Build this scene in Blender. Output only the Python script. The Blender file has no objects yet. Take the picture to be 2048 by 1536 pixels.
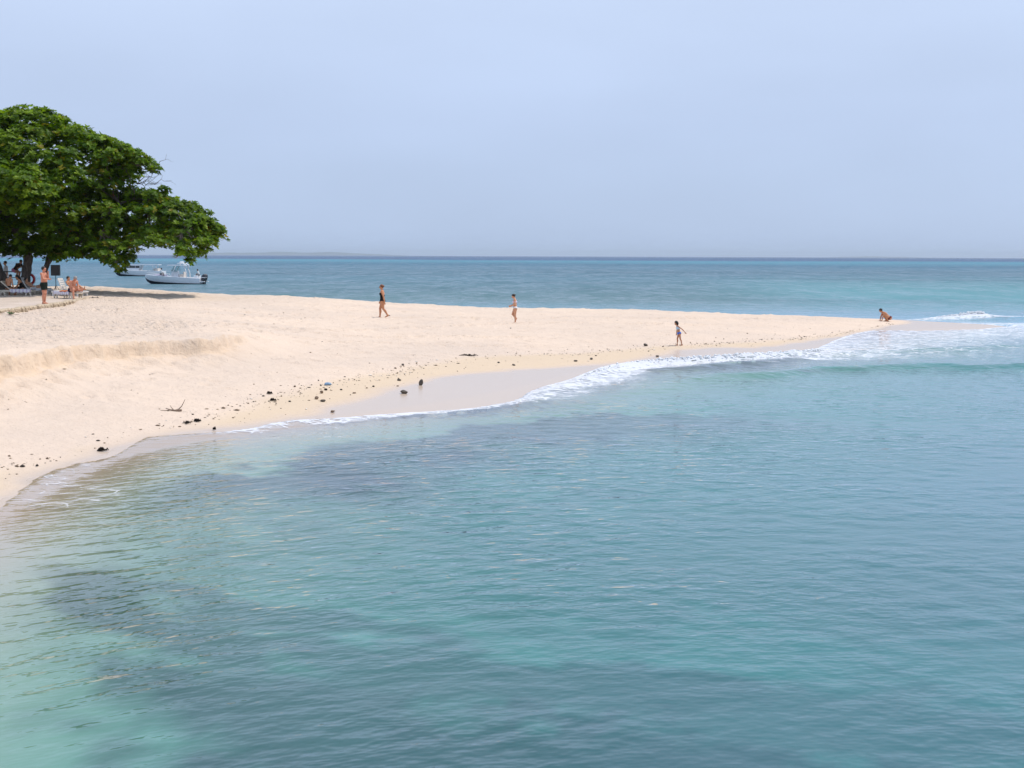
import bpy, bmesh, math, random
import numpy as np
from mathutils import Vector, Matrix, Euler

random.seed(7)
rng = np.random.default_rng(11)
scene = bpy.context.scene
C = scene.collection
R = math.radians

# ------------------------------------------------------------------ camera
cam_data = bpy.data.cameras.new('camera')
cam_data.lens = 50.0
cam_data.sensor_width = 36.0
cam_data.clip_start = 0.5
cam_data.clip_end = 60000.0
cam = bpy.data.objects.new('camera', cam_data)
C.objects.link(cam)
cam.location = (0.0, 0.0, 4.0)
PITCH, ROLL = 5.143, 0.2192
cam.rotation_euler = (Euler((R(90 - PITCH), 0, 0)).to_matrix() @ Matrix.Rotation(R(ROLL), 3, 'Z')).to_euler()
scene.camera = cam

# ------------------------------------------------------------------ world, sun, exposure
USE_HAZE = True
SUN_EL, SUN_AZ = 63.0, 68.0            # azimuth clockwise from +Y (view direction)
SKY_STRENGTH = 0.10
world = bpy.data.worlds.new('World')
scene.world = world
world.use_nodes = True
wn, wl = world.node_tree.nodes, world.node_tree.links
wn.clear()
w_out = wn.new('ShaderNodeOutputWorld')
w_bg = wn.new('ShaderNodeBackground')
w_sky = wn.new('ShaderNodeTexSky')
w_sky.sky_type = 'NISHITA'
w_sky.sun_disc = False
w_sky.sun_elevation = R(SUN_EL)
w_sky.sun_rotation = R(SUN_AZ)
w_sky.air_density = 1.0
w_sky.dust_density = 1.0
w_sky.ozone_density = 2.0
# a thin even veil of high haze over the whole dome, slightly mottled
w_geo = wn.new('ShaderNodeTexCoord')
w_sep = wn.new('ShaderNodeSeparateXYZ')
wl.new(w_geo.outputs['Generated'], w_sep.inputs[0])
w_map = wn.new('ShaderNodeMapping')
w_map.inputs['Scale'].default_value = (2.2, 2.2, 7.0)
wl.new(w_geo.outputs['Generated'], w_map.inputs[0])
w_noise = wn.new('ShaderNodeTexNoise')
w_noise.inputs['Scale'].default_value = 1.6
w_noise.inputs['Detail'].default_value = 3.0
w_noise.inputs['Roughness'].default_value = 0.45
wl.new(w_map.outputs[0], w_noise.inputs['Vector'])
w_ramp = wn.new('ShaderNodeValToRGB')
cr = w_ramp.color_ramp
cr.elements[0].position = 0.0
cr.elements[0].color = (4.8, 6.1, 8.5, 1)
cr.elements[1].position = 1.0
cr.elements[1].color = (5.4, 6.6, 9.0, 1)
e = cr.elements.new(0.09); e.color = (5.4, 6.6, 9.1, 1)
e = cr.elements.new(0.20); e.color = (6.4, 7.6, 10.0, 1)
e = cr.elements.new(0.45); e.color = (6.0, 7.1, 9.6, 1)
wl.new(w_sep.outputs['Z'], w_ramp.inputs[0])
w_mr = wn.new('ShaderNodeMapRange')
w_mr.inputs['From Min'].default_value = 0.3
w_mr.inputs['From Max'].default_value = 0.7
w_mr.inputs['To Min'].default_value = 0.95
w_mr.inputs['To Max'].default_value = 1.06
wl.new(w_noise.outputs['Fac'], w_mr.inputs[0])
w_mul = wn.new('ShaderNodeVectorMath'); w_mul.operation = 'SCALE'
wl.new(w_ramp.outputs[0], w_mul.inputs[0])
wl.new(w_mr.outputs[0], w_mul.inputs['Scale'])
w_mix = wn.new('ShaderNodeMixRGB')
w_mix.inputs[0].default_value = 0.90
wl.new(w_sky.outputs[0], w_mix.inputs[1])
wl.new(w_mul.outputs[0], w_mix.inputs[2])
w_bg.inputs['Strength'].default_value = SKY_STRENGTH
wl.new(w_mix.outputs[0], w_bg.inputs['Color'])
wl.new(w_bg.outputs[0], w_out.inputs['Surface'])

sun_data = bpy.data.lights.new('sun', 'SUN')
sun_data.energy = 3.15
sun_data.angle = R(2.5)
sun_data.color = (1.0, 0.93, 0.84)
sun = bpy.data.objects.new('sun', sun_data)
C.objects.link(sun)
sdir = Vector((math.cos(R(SUN_EL)) * math.sin(R(SUN_AZ)), math.cos(R(SUN_EL)) * math.cos(R(SUN_AZ)), math.sin(R(SUN_EL))))
sun.rotation_euler = sdir.to_track_quat('Z', 'Y').to_euler()
sun.location = (20, -20, 60)

scene.view_settings.view_transform = 'Standard'
scene.view_settings.look = 'None'
scene.view_settings.gamma = 1.0
scene.view_settings.use_curve_mapping = False
scene.view_settings.exposure = 0.0
scene.render.engine = 'CYCLES'
scene.cycles.max_bounces = 6
scene.cycles.diffuse_bounces = 2
scene.cycles.glossy_bounces = 2
scene.cycles.transparent_max_bounces = 12
scene.cycles.volume_bounces = 0
scene.cycles.caustics_reflective = False
scene.cycles.caustics_refractive = False
scene.cycles.use_denoising = True
scene.cycles.denoising_prefilter = 'ACCURATE'
scene.cycles.use_adaptive_sampling = True
scene.cycles.adaptive_threshold = 0.015
scene.cycles.sample_clamp_indirect = 4.0

# ------------------------------------------------------------------ helpers: objects
def tag(o, label=None, cat=None, group=None, kind=None):
    if label: o['label'] = label
    if cat: o['category'] = cat
    if group: o['group'] = group
    if kind: o['kind'] = kind
    return o

def empty(name, loc=(0, 0, 0), rz=0.0):
    o = bpy.data.objects.new(name, None)
    C.objects.link(o)
    o.location = loc
    o.rotation_euler = (0, 0, rz)
    o.empty_display_size = 0.2
    return o

def link(name, me, mat=None, parent=None, smooth=False):
    o = bpy.data.objects.new(name, me)
    C.objects.link(o)
    if mat is not None and not me.materials:
        me.materials.append(mat)
    if parent is not None:
        o.parent = parent
    if smooth:
        me.polygons.foreach_set('use_smooth', np.ones(len(me.polygons), dtype=bool))
    return o

def mesh_np(name, V, F):
    V = np.asarray(V, dtype=np.float32); F = np.asarray(F, dtype=np.int32)
    n, k = F.shape
    me = bpy.data.meshes.new(name)
    me.vertices.add(len(V)); me.vertices.foreach_set('co', V.ravel())
    me.loops.add(n * k); me.loops.foreach_set('vertex_index', F.ravel())
    me.polygons.add(n)
    me.polygons.foreach_set('loop_start', np.arange(0, n * k, k, dtype=np.int32))
    me.polygons.foreach_set('loop_total', np.full(n, k, dtype=np.int32))
    me.update(calc_edges=True)
    return me

def attr_f(me, name, arr):
    a = me.attributes.new(name, 'FLOAT', 'POINT')
    a.data.foreach_set('value', np.asarray(arr, dtype=np.float32).ravel())

def attr_c(me, name, arr):
    a = me.attributes.new(name, 'FLOAT_COLOR', 'POINT')
    arr = np.asarray(arr, dtype=np.float32)
    if arr.shape[1] == 3:
        arr = np.concatenate([arr, np.ones((len(arr), 1), np.float32)], 1)
    a.data.foreach_set('color', arr.ravel())

class MB:
    """collects shapes of one part"""
    def __init__(s): s.v = []; s.f = []
    def add(s, V, F):
        o = len(s.v); s.v += [tuple(p) for p in V]; s.f += [tuple(i + o for i in f) for f in F]; return s
    def box(s, c, d, rot=None, taper=1.0):
        V = []
        for z in (-1, 1):
            k = taper if z > 0 else 1.0
            for x, y in ((-1, -1), (1, -1), (1, 1), (-1, 1)):
                p = Vector((x * d[0] / 2 * k, y * d[1] / 2 * k, z * d[2] / 2))
                if rot is not None: p = rot @ p
                V.append(p + Vector(c))
        return s.add(V, [(0, 3, 2, 1), (4, 5, 6, 7), (0, 1, 5, 4), (1, 2, 6, 5), (2, 3, 7, 6), (3, 0, 4, 7)])
    def tube(s, pts, rad, n=8, cap=True):
        pts = [Vector(p) for p in pts]
        if not hasattr(rad, '__len__'): rad = [rad] * len(pts)
        V = []; F = []; prev = None
        for i, p in enumerate(pts):
            t = (pts[min(i + 1, len(pts) - 1)] - pts[max(i - 1, 0)])
            t = t.normalized() if t.length > 1e-9 else Vector((0, 0, 1))
            if prev is None:
                a = t.orthogonal().normalized()
            else:
                a = (prev - t * prev.dot(t))
                a = a.normalized() if a.length > 1e-6 else t.orthogonal().normalized()
            prev = a
            b = t.cross(a)
            for k in range(n):
                an = 2 * math.pi * k / n
                V.append(p + (a * math.cos(an) + b * math.sin(an)) * rad[i])
        for i in range(len(pts) - 1):
            for k in range(n):
                F.append((i * n + k, i * n + (k + 1) % n, (i + 1) * n + (k + 1) % n, (i + 1) * n + k))
        if cap:
            F.append(tuple(range(n - 1, -1, -1)))
            F.append(tuple((len(pts) - 1) * n + k for k in range(n)))
        return s.add(V, F)
    def prism(s, poly, z0, z1):
        n = len(poly)
        V = [(x, y, z0) for x, y in poly] + [(x, y, z1) for x, y in poly]
        F = [tuple(range(n - 1, -1, -1)), tuple(range(n, 2 * n))] + [(i, (i + 1) % n, n + (i + 1) % n, n + i) for i in range(n)]
        return s.add(V, F)
    def build(s, name, mat, parent=None, smooth=False, bevel=0.0):
        me = bpy.data.meshes.new(name)
        me.from_pydata(s.v, [], s.f)
        bm = bmesh.new(); bm.from_mesh(me)
        bmesh.ops.recalc_face_normals(bm, faces=bm.faces)
        if bevel > 0:
            bmesh.ops.bevel(bm, geom=bm.edges[:], offset=bevel, segments=2, affect='EDGES', profile=0.6)
        bm.to_mesh(me); bm.free()
        return link(name, me, mat, parent, smooth)

def copy_tree(o, parent=None):
    c = o.copy(); C.objects.link(c)
    if parent is not None: c.parent = parent
    for ch in list(o.children):
        copy_tree(ch, c)
    return c

# ------------------------------------------------------------------ helpers: noise, curves
def _hash(ix, iy, seed):
    h = (ix.astype(np.int64) * 374761393 + iy.astype(np.int64) * 668265263 + seed * 974711) & 0xFFFFFFFF
    h = ((h ^ (h >> 13)) * 1274126177) & 0xFFFFFFFF
    h = h ^ (h >> 16)
    return (h & 0xFFFFFF).astype(np.float64) / 0xFFFFFF

def vnoise(x, y, seed=0):
    x = np.asarray(x, float); y = np.asarray(y, float)
    ix = np.floor(x).astype(np.int64); iy = np.floor(y).astype(np.int64)
    fx = x - ix; fy = y - iy
    fx = fx * fx * fx * (fx * (fx * 6 - 15) + 10); fy = fy * fy * fy * (fy * (fy * 6 - 15) + 10)
    a = _hash(ix, iy, seed); b = _hash(ix + 1, iy, seed); c = _hash(ix, iy + 1, seed); d = _hash(ix + 1, iy + 1, seed)
    return (a * (1 - fx) + b * fx) * (1 - fy) + (c * (1 - fx) + d * fx) * fy

def fbm(x, y, octv=4, seed=0, gain=0.5):
    s = 0; amp = 1.0; t = 0
    for i in range(octv):
        s = s + amp * vnoise(x * 2 ** i + 17.3 * i, y * 2 ** i - 9.1 * i, seed + i); t += amp; amp *= gain
    return s / t                      # 0..1

def sstep(a, b, x):
    t = np.clip((x - a) / (b - a), 0, 1)
    return t * t * (3 - 2 * t)

def chaikin(P, n=2):
    P = np.asarray(P, float)
    for _ in range(n):
        Q = [P[0]]
        for a, b in zip(P[:-1], P[1:]):
            Q += [0.75 * a + 0.25 * b, 0.25 * a + 0.75 * b]
        P = np.array(Q + [P[-1]])
    return P

def line_dist(P, X, Y):
    """distance to polyline P, signed: positive on the LEFT of its direction"""
    best = np.full(X.shape, 1e18); sgn = np.ones(X.shape)
    for i in range(len(P) - 1):
        a, b = P[i], P[i + 1]
        d = b - a; L2 = d @ d
        px = X - a[0]; py = Y - a[1]
        t = (px * d[0] + py * d[1]) / L2
        if i == 0 and len(P) > 2: t = np.minimum(t, 1)
        elif i == len(P) - 2: t = np.maximum(t, 0)
        else: t = np.clip(t, 0, 1)
        qx = px - t * d[0]; qy = py - t * d[1]
        dd = qx * qx + qy * qy
        c = d[0] * py - d[1] * px
        m = dd < best
        best = np.where(m, dd, best); sgn = np.where(m, np.where(c >= 0, 1.0, -1.0), sgn)
    return np.sqrt(best) * sgn

# ------------------------------------------------------------------ helpers: materials
class NT:
    def __init__(s, name):
        s.m = bpy.data.materials.new(name); s.m.use_nodes = True
        s.n = s.m.node_tree.nodes; s.l = s.m.node_tree.links
        s.n.clear(); s.out = s.n.new('ShaderNodeOutputMaterial')
    def node(s, typ, props=None, **inp):
        nd = s.n.new(typ)
        for k, v in (props or {}).items(): setattr(nd, k, v)
        for k, v in inp.items(): s.set(nd, k, v)
        return nd
    def set(s, nd, key, v):
        key = int(key[1:]) if isinstance(key, str) and key.startswith('i') and key[1:].isdigit() else key.replace('_', ' ') if isinstance(key, str) else key
        sock = nd.inputs[key]
        if isinstance(v, bpy.types.NodeSocket): s.l.new(v, sock)
        else: sock.default_value = v
    def math(s, op, a, b=None, c=None, clamp=False):
        nd = s.n.new('ShaderNodeMath'); nd.operation = op; nd.use_clamp = clamp
        for i, v in enumerate((a, b, c)):
            if v is not None: s.set(nd, 'i%d' % i, v)
        return nd.outputs[0]
    def mixc(s, f, a, b, mode='MIX'):
        nd = s.n.new('ShaderNodeMixRGB'); nd.blend_type = mode
        s.set(nd, 'i0', f); s.set(nd, 'i1', a); s.set(nd, 'i2', b)
        return nd.outputs[0]
    def attr(s, name, out='Fac'):
        nd = s.n.new('ShaderNodeAttribute'); nd.attribute_name = name
        return nd.outputs[out]
    def pos(s, scale=(1, 1, 1), loc=(0, 0, 0), rot=(0, 0, 0)):
        g = s.n.new('ShaderNodeTexCoord'); mp = s.n.new('ShaderNodeMapping')
        mp.inputs['Scale'].default_value = scale; mp.inputs['Location'].default_value = loc; mp.inputs['Rotation'].default_value = rot
        s.l.new(g.outputs['Object'], mp.inputs[0]); return mp.outputs[0]
    def noise(s, vec, scale, detail=3.0, rough=0.5, dist=0.0):
        nd = s.node('ShaderNodeTexNoise', Vector=vec, Scale=scale, Detail=detail, Roughness=rough, Distortion=dist)
        return nd.outputs['Fac']
    def rng(s, v, a, b, c=0.0, d=1.0, smooth=False):
        nd = s.n.new('ShaderNodeMapRange')
        if smooth: nd.interpolation_type = 'SMOOTHSTEP'
        for k, x in enumerate((v, a, b, c, d)): s.set(nd, 'i%d' % k, x)
        return nd.outputs[0]
    def bump(s, h, strength=1.0, dist=0.01, normal=None):
        nd = s.n.new('ShaderNodeBump'); s.set(nd, 'Strength', strength); s.set(nd, 'Distance', dist); s.set(nd, 'Height', h)
        if normal is not None: s.l.new(normal, nd.inputs['Normal'])
        return nd.outputs[0]
    def done(s, shader):
        s.l.new(shader, s.out.inputs['Surface']); return s.m

def simple(name, col, rough=0.6, var=0.15, scale=6.0, bump=0.0, spec=0.4, metal=0.0):
    t = NT(name)
    n = t.noise(t.pos(), scale, 4.0, 0.6)
    c2 = tuple(max(0, x * (1 - var)) for x in col[:3]) + (1,)
    c1 = tuple(min(1, x * (1 + var)) for x in col[:3]) + (1,)
    c = t.mixc(t.rng(n, 0.3, 0.7), c2, c1)
    p = t.node('ShaderNodeBsdfPrincipled', Base_Color=c, Roughness=rough, Metallic=metal)
    p.inputs['Specular IOR Level'].default_value = spec
    if bump > 0:
        t.set(p, 'Normal', t.bump(t.noise(t.pos(), scale * 5, 4.0, 0.6), 0.6, bump))
    return t.done(p.outputs[0])

# ================================================================== THE SETTING: beach, sea
SHORE = chaikin([(-7.6, -40), (-7.8, 15), (-8.1, 22), (-8.3, 26), (-7.7, 30), (-6.0, 32.3), (-4.0, 35.2), (-2.0, 38.2), (0, 42.4),
                 (1.7, 47), (3.4, 51.5), (6.0, 54.8), (9.5, 57.6), (12.5, 62), (16, 69.4), (19.5, 75.6), (22.5, 78.8), (26, 82.2), (28.5, 85.0)], 2)
BACK = chaikin([(28.5, 85.0), (24, 86.6), (17, 90), (8, 93.5), (0, 95), (-12, 98), (-24, 104.5), (-60, 118), (-140, 130)], 2)
EDGE = chaikin([(-7.6, -40), (-7.76, 19.05), (-8.03, 22.07), (-8.42, 24.77), (-8.36, 26.39), (-7.84, 27.75), (-7.95, 30.28), (-7.53, 30.8), (-6.08, 32.01), (-5.51, 33.6),
                (-4.38, 34.48), (-3.21, 35.86), (-2.24, 36.49), (-1.24, 37.13), (-0.56, 38.18), (0.16, 39.57), (0.63, 42.79), (1.83, 46.03), (2.48, 48.46),
                (3.39, 51.4), (4.49, 53.17), (5.47, 53.6), (7.2, 54.54), (9.89, 56.2), (11.67, 58.74), (12.85, 61.14), (16.01, 69.6), (18.38, 74.8), (19.44, 76.38),
                (22.51, 78.18), (25.54, 79.7), (28.6, 82.6), (30.2, 84.6), (29.2, 86.0), (26, 86.7), (22.5, 87.0), (17, 90), (8, 93.5), (0, 95), (-12, 98), (-24, 104.5), (-60, 118), (-140, 130)], 1)
WETL = chaikin([(-8.3, -40), (-8.5, 15), (-8.4, 23.1), (-8.8, 25.08), (-8.4, 28.1), (-8.0, 31.18), (-6.4, 32.54), (-5.3, 34.42), (-4.62, 36.39), (-4.11, 38.32), (-3.25, 41.09),
                (-2.53, 43.74), (-0.72, 46.6), (1.32, 49.42), (3.21, 51.83), (5.13, 54.74), (7.15, 58.92), (11.16, 61.43), (13.35, 65.9), (16.25, 70.65),
                (19.98, 78.28), (22.4, 81.6), (23.2, 83.4), (22.0, 85.0), (17, 88.6), (8, 92), (0, 94), (-12, 97), (-24, 103.5), (-60, 117), (-140, 129)], 1)
DEBRIS = chaikin([(-9.35, 20), (-9.35, 23.44), (-9.13, 25.15), (-8.77, 25.66), (-8.49, 26.79), (-8.3, 28.25), (-7.9, 30.32), (-7.3, 32.21), (-6.62, 35.75), (-6.04, 37.69), (-5.45, 40.17), (-4.04, 43.37),
                  (-3.29, 45.66), (-1.69, 50.78), (-0.45, 52.61), (0.96, 53.48), (3.0, 54.69), (5.44, 58.11), (7.97, 60.22), (11.69, 64.43), (15.33, 69.67), (17.49, 73.61), (20.04, 77.48), (22, 81)], 1)
SCARP = chaikin([(-13.2, -30), (-13.0, 32.5), (-12.9, 35.6), (-12.73, 40.4), (-11.4, 42.4), (-10.6, 43.4), (-9.6, 44.0), (-9.1, 45.2), (-9.2, 49), (-11.5, 57), (-14.5, 65), (-17, 75), (-19, 110)], 1)
TERRACE = [(-22.5, 43.5), (-20.9, 50), (-21.15, 55.5), (-21.56, 59.9), (-21.7, 64), (-21.85, 67.2), (-22.6, 72.7), (-23.2, 78.0), (-24.4, 83.5), (-26.5, 89.5), (-60, 95), (-60, 40.5), (-27.0, 41.0)]
TERRACE_Z = 1.65

FOOT = []
_r = np.random.default_rng(5)
for _ in range(2600):
    FOOT.append((_r.uniform(-30, 20), _r.uniform(28, 90), _r.uniform(0.10, 0.24), _r.uniform(-math.pi, math.pi), _r.uniform(0.04, 0.12)))
# a few walked tracks
for (x0, y0, x1, y1) in [(-30, 61, -6.4, 70.2), (-6.4, 70.2, 20, 82), (-18, 46, 0.1, 69), (0.1, 69, 14, 74), (-14, 50, 7, 59.6), (7, 59.6, 20, 79), (-28, 55, -10, 66), (-25, 50, 2, 60)]:
    n = int(math.hypot(x1 - x0, y1 - y0) / 0.36)
    for i in range(n):
        t = i / n; s_ = 0.14 if i % 2 else -0.14
        ux, uy = (x1 - x0), (y1 - y0); L = math.hypot(ux, uy); ux /= L; uy /= L
        wob = 0.5 * math.sin(t * 9 + x0)
        FOOT.append((x0 + (x1 - x0) * t - uy * (s_ + wob), y0 + (y1 - y0) * t + ux * (s_ + wob), 0.17, math.atan2(uy, ux), 0.11))

RIDGE_X = [-60, -30, -25, -16.7, -11.8, -6.8, -0.7, 2.3, 6.9, 11.5, 16.1, 20.5, 24, 28]
RIDGE_Z = [1.9, 1.85, 1.86, 1.42, 1.30, 1.00, 0.72, 0.73, 0.75, 0.58, 0.43, 0.28, 0.15, 0.08]

def ground_z(X, Y, detail=True):
    X = np.asarray(X, float); Y = np.asarray(Y, float)
    dF = line_dist(SHORE, X, Y)          # land on the left of the shoreline direction
    dB = line_dist(BACK, X, Y)
    prof_d = [-60, -30, -15, -8, -3, -1, 0, 2, 5, 9, 14, 20, 40]
    prof_z = [-3.8, -2.9, -2.0, -1.25, -0.48, -0.10, 0.05, 0.22, 0.42, 0.64, 0.74, 0.85, 1.2]
    zf = np.interp(dF, prof_d, prof_z)
    rz = np.interp(X * 87.0 / np.clip(Y, 55, 110), RIDGE_X, RIDGE_Z)
    land = (dF > 0) & (dB > 0)
    t = np.where(land, dF / (dF + np.maximum(dB - 7, 0.01) + 1e-6), 0)
    z = np.where(land, zf + (rz - zf) * sstep(0.15, 1.0, t) * sstep(2, 14, dF), zf)
    zb = np.interp(dB, [-150, -60, -20, -6, -1, 0, 2, 5, 8, 12, 40], [-7.0, -5.0, -3.4, -1.9, -0.35, 0.06, 0.30, 0.8, 1.5, 2.4, 3.4])
    k = 0.12
    h = np.clip(0.5 + 0.5 * (zb - z) / k, 0, 1)
    z = zb * (1 - h) + z * h - k * h * (1 - h)
    # the upper beach behind the little sand cliff
    sS = line_dist(SCARP, X, Y)
    wob = (fbm(X * 0.9, Y * 0.9, 4, 41, 0.6) - 0.5) * 0.75
    hard = sstep(49.5, 45.0, Y)                     # the cliff runs out into a plain slope further along the spit
    w = np.interp(Y, [44, 50, 58], [0.6, 2.5, 7.0])
    u_soft = sstep(-w, w * 0.35, sS)
    top = 1.37 + 0.004 * np.clip(sS, 0, 12) + 0.003 * np.clip(Y - 40, 0, 20)
    sw = sS + wob
    run = 0.9 + 1.3 * fbm(X * 0.5, Y * 0.5, 2, 43)   # slumped sand at the foot
    u_hard = np.where(sw > 0, 1.0, np.where(sw > -0.10, 0.42 + 0.58 * (sw + 0.10) / 0.10, 0.42 * np.clip(1 + (sw + 0.10) / run, 0, 1) ** 1.25))
    u = u_hard * hard + u_soft * (1 - hard)
    z = np.where(dB > 3, z + u * np.maximum(0, np.minimum(top, zb) - z), z)
    if detail:
        dry = sstep(1.5, 5.0, dF) * sstep(0.5, 4.0, dB)
        z = z + dry * ((fbm(X * 0.35, Y * 0.35, 3, 3) - 0.5) * 0.10 + (fbm(X * 1.6, Y * 1.6, 3, 8) - 0.5) * 0.09)
        # trampled / wind rippled upper beach
        up = sstep(0.2, 2.0, sS) * dry
        z = z + up * ((fbm(X * 2.6, Y * 2.2, 2, 21) - 0.5) * 0.085)
        # rills and slumps on the cliff face
        face = np.exp(-((sS + 0.7) / 0.8) ** 2) * sstep(47, 42, Y)
        z = z + face * ((fbm(X * 1.2 + Y * 2.2, Y * 0.6 - X * 0.4, 3, 33) - 0.5) * 0.30 + (fbm(X * 3.5, Y * 3.5, 2, 34) - 0.5) * 0.16)
        z = z + sstep(-1, -6, dF) * (fbm(X * 0.4, Y * 0.4, 3, 55) - 0.5) * 0.25
    return z

def grid_axis(dense0, dense1, step, lo, hi, growth):
    a = list(np.arange(dense0, dense1 + 1e-6, step))
    x = a[-1]; s = step
    while x < hi:
        s = s + growth * s; x += s; a.append(x)
    b = []; x = a[0]; s = step
    while x > lo:
        s = s + growth * s; x -= s; b.append(x)
    return np.array(b[::-1] + a)

# ---- materials of beach and sea
def mat_sand():
    t = NT('coral_sand')
    P = t.pos()
    weed = t.attr('weed'); wet = t.attr('wet'); damp = t.attr('damp'); raw = t.attr('raw'); ruff = t.attr('ruff')
    big = t.noise(P, 0.16, 4.0, 0.55)
    mid = t.noise(P, 1.3, 4.0, 0.6)
    fine = t.noise(P, 55.0, 3.0, 0.7)
    c = t.mixc(t.rng(big, 0.35, 0.65), (0.655, 0.535, 0.435, 1), (0.735, 0.590, 0.465, 1))
    c = t.mixc(t.math('MULTIPLY', t.rng(mid, 0.45, 0.75), 0.35), c, (0.60, 0.475, 0.37, 1))
    c = t.mixc(t.math('MULTIPLY', raw, 0.75), c, (0.68, 0.515, 0.36, 1))
    g = t.math('MULTIPLY', t.rng(fine, 0.52, 0.75), 0.20)
    c = t.mixc(g, c, (0.36, 0.27, 0.19, 1))
    c = t.mixc(t.math('MULTIPLY', damp, 0.8), c, (0.62, 0.49, 0.345, 1))
    c = t.mixc(t.math('MULTIPLY', wet, 0.95), c, (0.545, 0.435, 0.34, 1))
    c = t.mixc(weed, c, (0.018, 0.034, 0.048, 1))
    rough = t.rng(wet, 0.2, 0.9, 0.92, 0.24)
    b1 = t.noise(P, 9.0, 4.0, 0.65); b2 = t.noise(P, 3.1, 3.0, 0.6); b3 = t.noise(t.pos((5, 8, 5), rot=(0, 0, 0.5)), 1.0, 2.0, 0.5)
    h = t.math('ADD', t.math('MULTIPLY', b1, 0.5), t.math('ADD', b2, t.math('MULTIPLY', t.math('MULTIPLY', b3, ruff), 2.2)))
    h = t.math('MULTIPLY', h, t.math('SUBTRACT', 1.0, t.math('MAXIMUM', wet, t.math('MULTIPLY', damp, 0.7))))
    p = t.node('ShaderNodeBsdfPrincipled', Base_Color=c, Roughness=rough, Normal=t.bump(h, 1.0, 0.075))
    t.set(p, 'Specular IOR Level', t.rng(wet, 0.0, 1.0, 0.15, 0.42))
    return t.done(p.outputs[0])

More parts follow.
